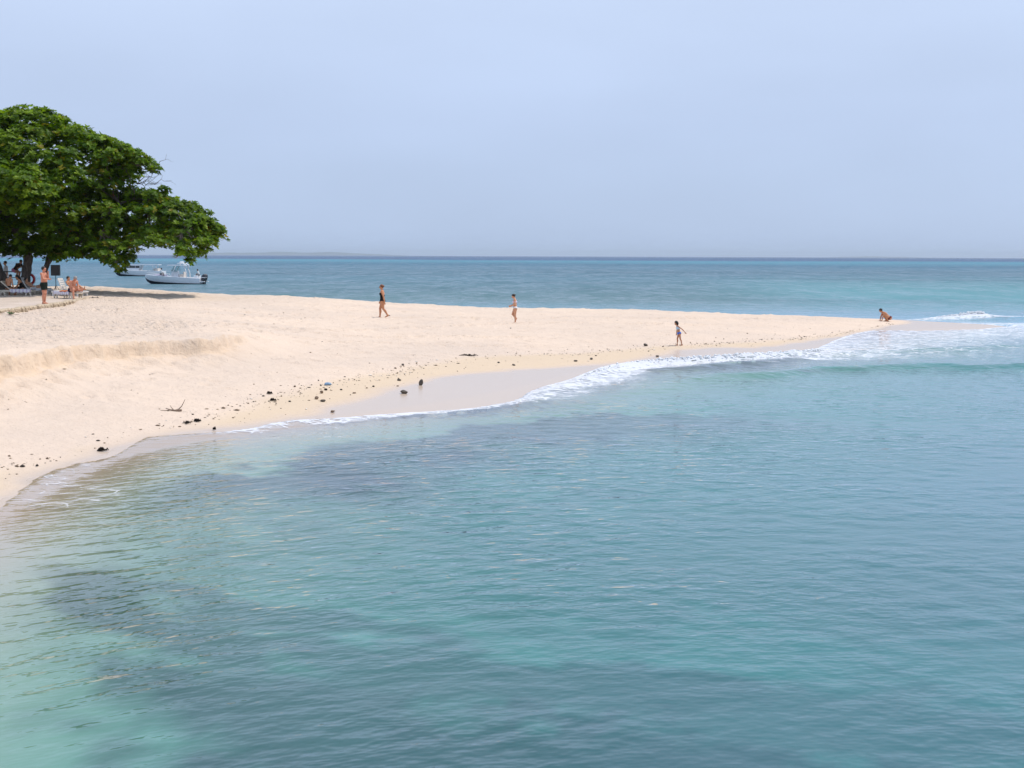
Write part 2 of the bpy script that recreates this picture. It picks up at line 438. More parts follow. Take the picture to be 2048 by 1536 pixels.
def mat_sea(name, far_zone=True, foamy=False, deep=False):
    t = NT(name)
    depth = t.attr('depth'); body = t.attr('body', 'Color'); calm = t.attr('calm'); far = t.attr('far')
    rip = t.attr('rip', 'Vector')                       # x, and distance across the wave crests
    def ripn(sx, sy, detail, rough):
        mp = t.node('ShaderNodeMapping', Vector=rip); mp.inputs['Scale'].default_value = (sx, sy, 1)
        return t.noise(mp.outputs[0], 1.0, detail, rough)
    h = None
    if not deep:
        h = t.math('ADD', t.math('MULTIPLY', ripn(2.9, 3.7, 2.0, 0.5), 0.038), t.math('MULTIPLY', ripn(1.0, 1.45, 1.0, 0.5), 0.024))
        h = t.math('MULTIPLY', h, calm)
    if far_zone:
        n3 = t.noise(t.pos((0.10, 0.22, 1), rot=(0, 0, 0.12)), 1.0, 3.0, 0.6)
        n4 = t.noise(t.pos((0.30, 0.75, 1), rot=(0, 0, 0.05)), 1.0, 2.0, 0.6)
        hf = t.math('MULTIPLY', far, t.math('ADD', n3, t.math('MULTIPLY', n4, 0.45)))
        h = hf if h is None else t.math('ADD', h, hf)
    nrm = t.bump(h, 1.0, 1.0)
    fr = t.node('ShaderNodeFresnel', IOR=1.333, Normal=nrm).outputs[0]
    if far_zone:                                        # wind streaks: rougher water mirrors less of the low sky
        g = t.math('ADD', t.noise(t.pos((0.75, 0.20, 1)), 1.0, 3.0, 0.7), t.noise(t.pos((0.16, 0.04, 1)), 1.0, 4.0, 0.7))
        fr = t.math('MULTIPLY', fr, t.rng(far, 0, 1, 1.0, t.rng(g, 0.82, 1.18, 0.16, 0.66)))
    gl = t.node('ShaderNodeBsdfGlossy', Color=(0.97, 0.98, 1, 1), Roughness=t.rng(far, 0, 1, 0.025, 0.16) if far_zone else 0.025, Normal=nrm)
    bodyc = body
    if far_zone:
        patch = t.noise(t.pos((0.010, 0.022, 1)), 1.0, 4.0, 0.6)
        bodyc = t.mixc(t.math('MULTIPLY', t.rng(patch, 0.5, 0.68), t.math('MULTIPLY', far, 0.45)), body, (0.035, 0.085, 0.115, 1))
    di = t.node('ShaderNodeBsdfDiffuse', Color=bodyc)
    inner = di
    if not deep:
        ex = lambda k: t.math('EXPONENT', t.math('MULTIPLY', depth, -k))
        tint = t.node('ShaderNodeCombineColor', Red=ex(0.95), Green=ex(0.13), Blue=ex(0.10)).outputs[0]
        tr = t.node('ShaderNodeBsdfTransparent', Color=tint)
        inner = t.node('ShaderNodeMixShader', i0=t.math('SUBTRACT', 1.0, t.math('EXPONENT', t.math('MULTIPLY', t.math('MULTIPLY', depth, depth), -0.15))), i1=tr.outputs[0], i2=di.outputs[0])
    surf = t.node('ShaderNodeMixShader', i0=fr, i1=inner.outputs[0], i2=gl.outputs[0])
    if foamy:                                           # lace of foam
        foam = t.attr('foam')
        q = t.pos((0.62, 1.0, 1))
        warp = t.node('ShaderNodeTexNoise', Vector=q, Scale=1.1, Detail=2.0)
        wv = t.node('ShaderNodeVectorMath', {'operation': 'MULTIPLY_ADD'}, i0=warp.outputs['Color'], i1=(0.9, 0.9, 0), i2=q).outputs[0]
        vo = t.node('ShaderNodeTexVoronoi', {'feature': 'DISTANCE_TO_EDGE'}, Vector=wv, Scale=2.6)
        vo2 = t.node('ShaderNodeTexVoronoi', {'feature': 'DISTANCE_TO_EDGE'}, Vector=wv, Scale=6.5)
        lace = t.math('MAXIMUM', t.rng(vo.outputs[0], 0.0, 0.16, 1.0, 0.0), t.math('MULTIPLY', t.rng(vo2.outputs[0], 0.0, 0.22, 1.0, 0.0), 0.85))
        brk = t.noise(q, 1.7, 4.0, 0.65)
        pat = t.math('ADD', t.math('MULTIPLY', lace, 0.55), t.math('MULTIPLY', brk, 0.75))
        thr = t.math('SUBTRACT', 1.22, foam)
        fm = t.rng(pat, t.math('SUBTRACT', thr, 0.12), t.math('ADD', thr, 0.14), 0.0, 1.0, True)
        fm = t.math('MULTIPLY', fm, t.rng(foam, 0.02, 0.2))
        fd = t.node('ShaderNodeBsdfDiffuse', Color=(0.76, 0.78, 0.82, 1))
        surf = t.node('ShaderNodeMixShader', i0=t.math('MULTIPLY', fm, 0.78), i1=surf.outputs[0], i2=fd.outputs[0])
    return t.done(surf.outputs[0])

M = {}
M['sand'] = mat_sand()
M['sea'] = mat_sea('sea_water', far_zone=False)
M['sea_foamy'] = mat_sea('foaming_sea_water', foamy=True)
M['sea_mid'] = mat_sea('open_sea_water')
M['sea_deep'] = mat_sea('deep_sea_water', deep=True)

WEEDLINE = chaikin([(-7.6, 23.0), (-6.9, 25.6), (-6.1, 27.6), (-5.3, 29.6), (-4.6, 30.2), (-4.25, 31.25), (-3.72, 32.4), (-2.12, 34.5), (-0.3, 37.5), (1.8, 39.75), (3.3, 41.4), (6, 44)], 2)
GRASS = [(0.3, 24.0, 7.5, 3.6, 0.75, 0.30), (6.5, 27.0, 7.0, 4.0, 0.6, 0.28),   # centre x, y, half length, half width, angle, density
    
    (-5.6, 18.9, 1.7, 0.55, -0.55, 0.62), (-3.9, 17.2, 1.9, 0.65, -0.65, 0.65), (-2.7, 18.5, 2.2, 0.7, 0.1, 0.6), (-2.0, 15.0, 1.8, 2.0, 0.3, 0.7),
    (0.2, 17.2, 3.5, 1.1, 0.15, 0.6), (-1.0, 12.4, 2.0, 1.6, 0.0, 0.6), (3.0, 13.5, 3.0, 1.0, 0.1, 0.35), (0.8, 29.5, 3.2, 0.7, 0.7, 0.35), (1.5, 13.0, 4.5, 3.0, 0.2, 0.75), (4.0, 17.0, 3.5, 1.6, 0.2, 0.5), (0.5, 21.5, 3.5, 1.0, 0.3, 0.35)]

# ---- beach (and the sea bed that continues it)
def build_beach():
    gx = grid_axis(-31, 29, 0.145, -110, 100, 0.12)
    gx = np.unique(np.concatenate([gx[(gx < -14) | (gx > -8.4)], np.arange(-14, -8.4, 0.07)]))
    gy = np.concatenate([np.arange(2, 17, 0.4), np.arange(17, 60, 0.115), np.arange(60, 98, 0.16), [99, 100.5, 103, 107, 112, 120, 132, 150]])
    X, Y = np.meshgrid(gx, gy)
    Z = ground_z(X, Y)
    # footprints
    for (fx, fy, fr, fa, fd) in FOOT:
        i0, i1 = np.searchsorted(gx, [fx - 0.6, fx + 0.6]); j0, j1 = np.searchsorted(gy, [fy - 0.6, fy + 0.6])
        if i1 <= i0 or j1 <= j0: continue
        xx = X[j0:j1, i0:i1] - fx; yy = Y[j0:j1, i0:i1] - fy
        a = xx * math.cos(fa) + yy * math.sin(fa); b = -xx * math.sin(fa) + yy * math.cos(fa)
        rr = (a / (fr * 1.3)) ** 2 + (b / (fr * 0.75)) ** 2
        zz = Z[j0:j1, i0:i1]
        k = np.clip((zz - 0.30) / 0.2, 0, 1)
        Z[j0:j1, i0:i1] = zz + k * fd * (-np.exp(-rr) + 0.45 * np.exp(-(np.sqrt(rr) - 1.45) ** 2 * 5))
    n, m = X.shape
    idx = np.arange(n * m).reshape(n, m)
    F = np.stack([idx[:-1, :-1], idx[:-1, 1:], idx[1:, 1:], idx[1:, :-1]], -1).reshape(-1, 4)
    me = mesh_np('beach', np.stack([X, Y, Z], -1).reshape(-1, 3), F)
    x, y = X.ravel(), Y.ravel()
    dW = line_dist(WETL, x, y) + (fbm(x * 0.8, y * 0.8, 3, 71) - 0.5) * 0.5
    wet = sstep(0.45, -0.55, dW)
    dD = line_dist(DEBRIS, x, y) + (fbm(x * 0.6, y * 0.6, 3, 72) - 0.5) * 0.7
    damp = sstep(0.5, -0.5, dD) * (1 - wet) * (line_dist(BACK, x, y) > 5)
    sS = line_dist(SCARP, x, y) + (fbm(x * 0.9, y * 0.9, 4, 41, 0.6) - 0.5) * 0.75
    fade = np.interp(y, [40, 46, 50], [1, 0.8, 0])
    raw = (0.35 * sstep(-1.6, -0.6, sS) + 0.65 * sstep(-0.45, -0.15, sS)) * sstep(0.12, -0.02, sS) * fade * (0.55 + 0.6 * fbm(x * 2, y * 2, 2, 5))
    ruff = sstep(0.0, 3.0, sS) * 0.9 + 0.1
    weed = np.zeros_like(x)
    ww = (fbm(x * 1.1 + 3, y * 1.1, 5, 88, 0.62) - 0.5)
    wx = x + (fbm(x * 0.5, y * 0.5, 3, 201) - 0.5) * 1.3; wy = y + (fbm(x * 0.5, y * 0.5, 3, 202) - 0.5) * 1.3
    for (cx, cy, a, b, ang, den) in GRASS:
        px = (wx - cx) * math.cos(ang) + (wy - cy) * math.sin(ang); py = -(wx - cx) * math.sin(ang) + (wy - cy) * math.cos(ang)
        rr = np.sqrt((px / a) ** 2 + (py / b) ** 2)
        weed = np.maximum(weed, min(1.0, den * 1.15) * sstep(1.5, 0.7, rr - ww * 1.5))
    dw = -line_dist(WEEDLINE, x, y) + ww * 1.5 + (fbm(x * 0.35, y * 0.35, 2, 205) - 0.5) * 1.4
    bed = sstep(-0.05, 0.45, dw) * (1 - 0.8 * sstep(0.9, 4.2, dw)) * np.interp(y, [21, 25, 28, 39, 43, 46], [0.0, 0.6, 1.15, 1.15, 0.8, 0.0]) * (0.8 + 0.4 * fbm(x * 2.4, y * 2.4, 2, 206))
    weed = np.maximum(weed, bed)
    weed = np.clip(weed, 0, 1) * sstep(-0.15, -0.35, Z.ravel()) * 0.96
    attr_f(me, 'weed', weed)
    attr_f(me, 'wet', wet); attr_f(me, 'damp', damp); attr_f(me, 'raw', raw); attr_f(me, 'ruff', ruff)
    o = link('beach', me, M['sand'], smooth=True)
    tag(o, kind='structure')
    return o
build_beach()

# ---- sea
WAVES = []
_w = np.random.default_rng(23)
for _ in range(46):
    lam = math.exp(_w.uniform(math.log(0.36), math.log(0.95)))
    ang = _w.normal(math.pi / 2, 0.75)            # travel direction, mostly away from / towards the viewer
    k = 2 * math.pi / lam
    WAVES.append((k * math.cos(ang), k * math.sin(ang), _w.uniform(0, 2 * math.pi), 0.0036 * lam))

SWELL1 = chaikin([(0.5, 39.5), (3.73, 42.91), (5.14, 44.66), (8.03, 47.8), (10.7, 50.4), (18.77, 52.0), (30, 53.0)], 2)
SWELL2 = chaikin([(3.5, 48.6), (6.8, 51.2), (10.05, 54.8), (12.25, 57.6), (15.69, 60.6), (21.17, 62.6), (24.32, 65.5), (34, 68)], 2)
SURF = chaikin([(23.0, 89.6), (25.57, 91.0), (29.35, 93.9), (33.13, 95.6), (38, 96.6), (46, 98)], 2)

def build_sea():
    gx = grid_axis(-12, 24, 0.13, -30000, 30000, 0.085)
    gy = list(np.arange(8, 52, 0.10)); y = gy[-1]
    while y < 40000:
        y += 0.09 + 0.0135 * (y - 52); gy.append(y)
    gy = np.concatenate([[-60, -20, 0, 4, 6.5], gy])
    X, Y = np.meshgrid(gx, gy)
    n, m = X.shape
    x, y = X.ravel(), Y.ravel()
    near = (np.abs(x) < 105) & (y < 148)
    zt = np.full(x.shape, -8.0); sE = np.full(x.shape, -60.0)
    zt[near] = ground_z(x[near], y[near]); sE[near] = line_dist(EDGE, x[near], y[near])
    fadeout = np.maximum(sstep(60, 100, np.abs(x)), np.maximum(sstep(115, 145, y), sstep(7, 2, y)))
    zt = zt * (1 - fadeout) - 8.0 * fadeout
    depth = np.maximum(0.0, -zt)
    # crests swing round to follow the shore on the left
    gxs = np.linspace(-40, 60, 401); slope = np.interp(gxs, [-12, -7, -4, -1.5, 2, 8, 30], [0.75, 0.72, 0.62, 0.32, 0.08, 0.0, 0.04])
    gi = np.cumsum(slope) * (gxs[1] - gxs[0]); gi -= np.interp(0, gxs, gi)
    ripv = y - np.interp(x, gxs, gi)
    att = sstep(0.0, 0.7, depth) * 0.85 + 0.03
    wz = np.zeros_like(x)
    msk = (y > 7) & (y < 200) & (np.abs(x) < 90)
    xs, ys, vs = x[msk], y[msk], ripv[msk]
    g = 0.45 + 1.1 * fbm(xs * 0.11, ys * 0.16, 3, 91)
    s = np.zeros_like(xs)
    for kx, ky, ph, a in WAVES:
        lam = 2 * math.pi / math.hypot(kx, ky)
        fade = np.clip((lam / np.maximum(0.135, 0.09 + 0.0135 * (ys - 52)) - 2.5) / 3, 0, 1) * np.clip((lam / np.maximum(0.13, 0.085 * (np.abs(xs - 7) - 20)) - 2.5) / 3, 0, 1)
        s += a * fade * np.sin(kx * xs + ky * vs + ph + 1.2 * np.sin(0.13 * xs + ph))
    wz[msk] = s * g * 0.62
    z = wz * att
    # low swells running along the spit
    foam = np.zeros_like(x)
    for ln, hgt, wid in ((SWELL1, 0.17, 0.62), (SWELL2, 0.11, 0.7)):
        d = np.full(x.shape, 99.0); q = near & (y > 36) & (y < 75) & (x > -3)
        d[q] = line_dist(ln, x[q], y[q]) + (fbm(x[q] * 0.35, y[q] * 0.35, 3, 13) - 0.5) * 1.6
        amp = hgt * sstep(1.5, 8, x) * (0.5 + fbm(x * 0.25, y * 0.25, 2, 77))
        z += amp * np.exp(-(d / wid) ** 2)
        foam = np.maximum(foam, 0.36 * np.exp(-((d + 1.6) / 1.3) ** 2) * sstep(1, 6, x) * fbm(x * 0.5, y * 0.5, 3, 44))
    q = near & (y > 80) & (x > 12)
    d = np.full(x.shape, 99.0); d[q] = line_dist(SURF, x[q], y[q]) + (fbm(x[q] * 0.5, y[q] * 0.5, 3, 14) - 0.5) * 0.9
    hump = np.interp(x, [22, 25.5, 28, 31, 33, 36, 50], [0, 0.05, 0.18, 0.34, 0.12, 0.10, 0.08])
    z += hump * np.exp(-(d / 0.9) ** 2)
    foam = np.maximum(foam, sstep(0.5, 0.0, d) * sstep(-np.interp(x, [24, 31, 33, 50], [2.6, 2.4, 0.9, 0.8]), -0.2, d) * np.interp(x, [22, 25, 29, 31.5, 33, 50], [0, 0.5, 0.82, 0.9, 0.72, 0.66]))
    # swash film and edge
    film = zt + 0.004 + 0.03 * np.clip(-sE, 0, 4)
    bl = near & (sE > -5)
    z = np.where(bl & (sE <= 0), np.maximum(z, np.minimum(film, 0.12)), z)
    z = np.where(sE > 0, zt - np.minimum(0.25 * sE, 0.12), z)
    wid = np.interp(x, [-9, -7.5, -6, -4, -1, 0.3, 2, 4.5, 8, 11, 13, 16, 20, 27, 40], [0.25, 0.4, 0.9, 1.3, 0.7, 0.9, 2.8, 3.0, 2.2, 2.6, 5.5, 9, 14, 17, 17])
    den = np.interp(x, [-9, -7.5, -6, -3, -1, 0.5, 2, 4.5, 8, 12, 16, 20, 30], [0.0, 0.10, 0.45, 0.68, 0.6, 0.6, 0.62, 0.85, 0.95, 0.60, 0.48, 0.47, 0.50])
    tt = np.clip(-sE / wid, 0, 3)
    fe = den * np.where(sE <= 0.02, (1 - sstep(0.25, 1.0, tt) * 1.0), 0)
    line = np.exp(-((sE + 0.08) / 0.10) ** 2) * np.interp(x, [-9, -7, -6, 30], [0.12, 0.35, 0.8, 1.0])
    fe = np.maximum(fe, line) * (y < 88)
    foam = np.maximum(foam, np.where(sE > 0.3, 0, fe))
    # drifting scraps of foam off the left shore
    foam = np.maximum(foam, 0.32 * sstep(-4.5, -1.0, sE) * (sE < 0) * (x < -1) * sstep(0.56, 0.72, fbm(x * 0.7, y * 0.7, 3, 61)))
    # the breaking roller lifts the water at the front of the bore
    bore = np.exp(-((sE + 0.55) / 0.38) ** 2) * np.interp(x, [0, 1, 3, 5, 8, 11.5, 13], [0.0, 0.05, 0.06, 0.15, 0.22, 0.18, 0.0])
    z += np.where(sE < 0.05, bore * (0.55 + 0.9 * fbm(x * 2.2, y * 2.2, 2, 19)) * (y < 70), 0)
    # colour of the water body: pale aqua over sand, bands of reef and channel far out
    dd = depth[:, None]
    c0 = np.array([0.26, 0.39, 0.39]); c1 = np.array([0.11, 0.26, 0.32]); c2 = np.array([0.085, 0.21, 0.31])
    body = c0 + (c1 - c0) * sstep(0.2, 1.4, dd) + (c2 - c1) * sstep(1.2, 3.5, dd)
    ky = np.log(np.clip(y, 60, 30000))
    ks = np.log(np.array([60, 95, 125, 170, 240, 340, 480, 620, 820, 1000, 1300, 1600, 2100, 30000]))
    cols = np.array([[.12, .22, .225], [.12, .22, .225], [.10, .185, .20], [.095, .18, .21], [.085, .175, .22], [.08, .16, .205], [.075, .165, .22], [.04, .13, .19], [.05, .18, .245], [.055, .22, .29], [.05, .20, .27], [.045, .10, .19], [.04, .085, .17], [.04, .085, .17]])
    wv = (fbm(x * 0.004, y * 0.003, 3, 31) - 0.5) * 0.35
    fc = np.stack([np.interp(ky + wv, ks, cols[:, i]) for i in range(3)], -1)
    tf = sstep(88, 112, y)[:, None] * np.ones((1, 3))
    right = sstep(10, 34, x - (y - 100) * 0.10)[:, None] * sstep(330, 130, y)[:, None]
    fc = fc * (1 - right) + np.array([0.11, 0.27, 0.30]) * right
    body = body * (1 - tf) + fc * tf
    idx = np.arange(n * m).reshape(n, m)
    F = np.stack([idx[:-1, :-1], idx[:-1, 1:], idx[1:, 1:], idx[1:, :-1]], -1).reshape(-1, 4)
    keep = (sE[F] < 1.0).any(1)
    F = F[keep]
    used = np.zeros(len(x), bool); used[F.ravel()] = True
    remap = np.cumsum(used) - 1
    me = mesh_np('sea', np.stack([x, y, z], -1)[used], remap[F])
    attr_f(me, 'depth', depth[used] + 0.0); attr_f(me, 'foam', foam[used])
    attr_c(me, 'body', body[used])
    calm = (0.25 + 0.75 * sstep(0.05, 0.8, depth)) * np.interp(fbm(x * 0.16, y * 0.22, 3, 91, 0.6), [0.25, 0.45, 0.58, 0.75], [0.35, 0.7, 1.25, 1.5]) * np.interp(x - (y - 20) * 0.35, [-6, 2, 8], [0.95, 1.0, 0.75])
    attr_f(me, 'calm', calm[used]); attr_f(me, 'far', sstep(75, 150, y)[used])
    attr = me.attributes.new('rip', 'FLOAT_VECTOR', 'POINT')
    attr.data.foreach_set('vector', np.stack([x, ripv, np.zeros_like(x)], -1)[used].astype(np.float32).ravel())
    for k_ in ('sea', 'sea_foamy', 'sea_mid', 'sea_deep'): me.materials.append(M[k_])
    ff = foam[F].max(1); fy = y[F].min(1)
    mi = np.where(fy > 150, 3, np.where(ff > 0.015, 1, np.where(y[F].max(1) > 74, 2, 0)))
    me.polygons.foreach_set('material_index', mi.astype(np.int32))
    o = link('sea', me, None, smooth=True)
    tag(o, kind='structure')
    return o
build_sea()


# ================================================================== TREES
def mat_leaf():
    t = NT('sea_almond_leaf')
    col = t.attr('tint', 'Color')
    n = t.noise(t.pos(), 14.0, 2.0, 0.5)
    c = t.mixc(t.rng(n, 0.3, 0.7, 0.0, 0.35), col, t.mixc(1.0, col, (0.55, 0.55, 0.5, 1), 'MULTIPLY'))
    p = t.node('ShaderNodeBsdfPrincipled', Base_Color=c, Roughness=0.5)
    p.inputs['Specular IOR Level'].default_value = 0.22
    tr = t.node('ShaderNodeBsdfTranslucent', Color=t.mixc(1.0, c, (1.5, 1.5, 0.5, 1), 'MULTIPLY'))
    mx = t.node('ShaderNodeMixShader', i0=0.42, i1=p.outputs[0], i2=tr.outputs[0])
    return t.done(mx.outputs[0])

def mat_bark():
    t = NT('grey_bark')
    n = t.noise(t.pos((9, 9, 1.6)), 1.6, 5.0, 0.65)
    n2 = t.noise(t.pos(), 1.2, 3.0, 0.5)
    c = t.mixc(t.rng(n, 0.35, 0.65), (0.045, 0.036, 0.030, 1), (0.155, 0.128, 0.105, 1))
    c = t.mixc(t.rng(n2, 0.55, 0.75, 0, 0.5), c, (0.22, 0.19, 0.16, 1))
    p = t.node('ShaderNodeBsdfPrincipled', Base_Color=c, Roughness=0.9, Normal=t.bump(n, 1.0, 0.05))
    return t.done(p.outputs[0])
M['leaf'] = mat_leaf(); M['bark'] = mat_bark()

def wobble_path(a, b, n, amp, r, sag=0.0):
    a = np.array(a, float); b = np.array(b, float)
    L = np.linalg.norm(b - a)
    ph = r.uniform(0, 6.28, 3); fr = r.uniform(1.0, 2.2, 3)
    P = []
    for i in range(n + 1):
        t = i / n
        off = np.sin(fr * t * 3.1 * 2 + ph) - np.sin(ph)
        P.append(a + (b - a) * t + off * amp * L * t * (1 - t) * 2 + np.array([0, 0, sag * L * 4 * t * (1 - t)]))
    return P

def poly_dist(poly, x, z):
    P = np.array(poly + [poly[0]], float)
    d = np.abs(line_dist_closed(P, x, z))
    inside = np.zeros(x.shape, bool)
    for (x0, z0), (x1, z1) in zip(P[:-1], P[1:]):
        c = (z0 > z) != (z1 > z)
        with np.errstate(divide='ignore', invalid='ignore'):
            inside ^= c & (x < (x1 - x0) * (z - z0) / (z1 - z0) + x0)
    return np.where(inside, d, -d)

def line_dist_closed(P, X, Y):
    best = np.full(X.shape, 1e18)
    for a, b in zip(P[:-1], P[1:]):
        d = b - a; L2 = max(d @ d, 1e-9)
        t = np.clip(((X - a[0]) * d[0] + (Y - a[1]) * d[1]) / L2, 0, 1)
        best = np.minimum(best, (X - a[0] - t * d[0]) ** 2 + (Y - a[1] - t * d[1]) ** 2)
    return np.sqrt(best)

# one leaf: obovate blade folded along the midrib (5 vertices, 4 triangles), pointing +x
LEAF_V = np.array([(0, 0, 0), (0.55, 0.30, 0.06), (0.55, -0.30, 0.06), (1.0, 0, -0.03), (0.5, 0, -0.02)])
LEAF_F = np.array([(0, 4, 1), (0, 2, 4), (4, 3, 1), (4, 2, 3)])

def leaf_mesh(name, cen, axis, r, tints, nl=(6, 10), size=(0.17, 0.30)):
    """rosettes of leaves at the points cen, opening along axis"""
    unit = lambda a: a / (np.linalg.norm(a, axis=-1, keepdims=True) + 1e-9)
    n = len(cen); ax = unit(axis)
    ref = np.where(np.abs(ax[:, 2:]) < 0.9, [[0.3, 0.2, 1.0]], [[1.0, 0, 0]])
    u = unit(np.cross(ax, ref)); v = np.cross(ax, u)
    k = r.integers(nl[0], nl[1], n); w = np.repeat(np.arange(n), k)
    i = np.arange(len(w)) - np.repeat(np.cumsum(k) - k, k)
    m = len(w)
    an = (r.uniform(0, 6.28, n)[w] + 6.283 * i / k[w] + r.uniform(-0.25, 0.25, m))[:, None]; el = r.uniform(-0.15, 0.75, m)[:, None]
    A = ax[w]
    d = (u[w] * np.cos(an) + v[w] * np.sin(an)) * np.cos(el) + A * np.sin(el)
    sd = unit(np.cross(A, d)); up = np.cross(d, sd)
    L = (r.uniform(size[0], size[1], n)[w] * r.uniform(0.8, 1.15, m))[:, None, None]
    V = cen[w][:, None] + L * (LEAF_V[None, :, :1] * d[:, None] + LEAF_V[None, :, 1:2] * sd[:, None] + LEAF_V[None, :, 2:3] * up[:, None])
    Cc = np.repeat((tints[w] * r.uniform(0.75, 1.3, (m, 1)))[:, None], 5, 1)
    F = (LEAF_F[None] + 5 * np.arange(m)[:, None, None]).reshape(-1, 3)
    me = mesh_np(name, V.reshape(-1, 3), F); attr_c(me, 'tint', Cc.reshape(-1, 3))
    return me

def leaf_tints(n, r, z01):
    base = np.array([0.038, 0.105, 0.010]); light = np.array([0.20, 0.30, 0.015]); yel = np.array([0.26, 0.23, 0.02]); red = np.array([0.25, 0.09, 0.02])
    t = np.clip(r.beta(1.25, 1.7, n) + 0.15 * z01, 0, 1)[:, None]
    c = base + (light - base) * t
    q = r.random(n)
    c = np.where((q < 0.03)[:, None], yel, c); c = np.where((q > 0.997)[:, None], red, c)
    return c

def build_crown(poly, cy, half, n_lobes, r, lobes_extra=(), lobe_r=(0.75, 1.25), per=30):
    """crown = flattened leafy boughs filling an outline with real depth. returns lobes, rosette centres/axes"""
    poly = [tuple(p) for p in poly]
    P = np.array(poly); x0, z0 = P.min(0); x1, z1 = P.max(0)
    lobes = []
    xs = r.uniform(x0, x1, 60000); zs = r.uniform(z0, z1, 60000)
    d = poly_dist(poly, xs, zs)
    ok = d > 0.45; xs, zs, d = xs[ok], zs[ok], d[ok]
    for x, z, dd in zip(xs, zs, d):
        if len(lobes) >= n_lobes: break
        rad = min(r.uniform(*lobe_r), dd + 0.12)
        T = min(half, 1.5 * dd + 0.7)
        # towards the skin of the crown: mostly the near, far and upper surface
        y = cy + T * np.sign(r.uniform(-1, 1)) * (1 - r.uniform(0, 1) ** 1.6)
        c = np.array([x, y, z])
        if any(np.linalg.norm((c - l[0]) * (1, 1, 1.35)) < 0.62 * (rad + l[1]) for l in lobes): continue
        lobes.append((c, rad))
    m2 = 0
    for x, z, dd in zip(xs[::-1], zs[::-1], d[::-1]):          # small sprays along the rim
        if m2 >= n_lobes // 3: break
        if dd > 1.3: continue
        T = min(half, 1.5 * dd + 0.7); c = np.array([x, cy + T * r.uniform(-0.8, 0.8), z])
        if any(np.linalg.norm(c - l[0]) < 0.55 * l[1] + 0.25 for l in lobes): continue
        lobes.append((c, min(r.uniform(0.4, 0.65), dd + 0.1))); m2 += 1
    for c, rad in lobes_extra: lobes.append((np.array(c, float), rad))
    cen, ax = [], []
    mid = np.array([(x0 + x1) / 2, cy, z0])
    for c, rad in lobes:
        k = int(per * rad * rad * r.uniform(0.8, 1.2)) + 10
        out = c - mid; out /= np.linalg.norm(out)
        for _ in range(k):
            v = r.normal(0, 1, 3); v /= np.linalg.norm(v)
            if v[2] < -0.35 and r.random() < 0.75: v[2] = -v[2]
            rr = rad * (0.55 + 0.5 * r.random() ** 0.6)
            cen.append(c + v * rr * (1.0, 1.0, 0.62))
            ax.append(v * (1, 1, 0.6) * 0.7 + np.array([0, 0, 0.75]) + out * 0.25)
    return lobes, np.array(cen), np.array(ax)

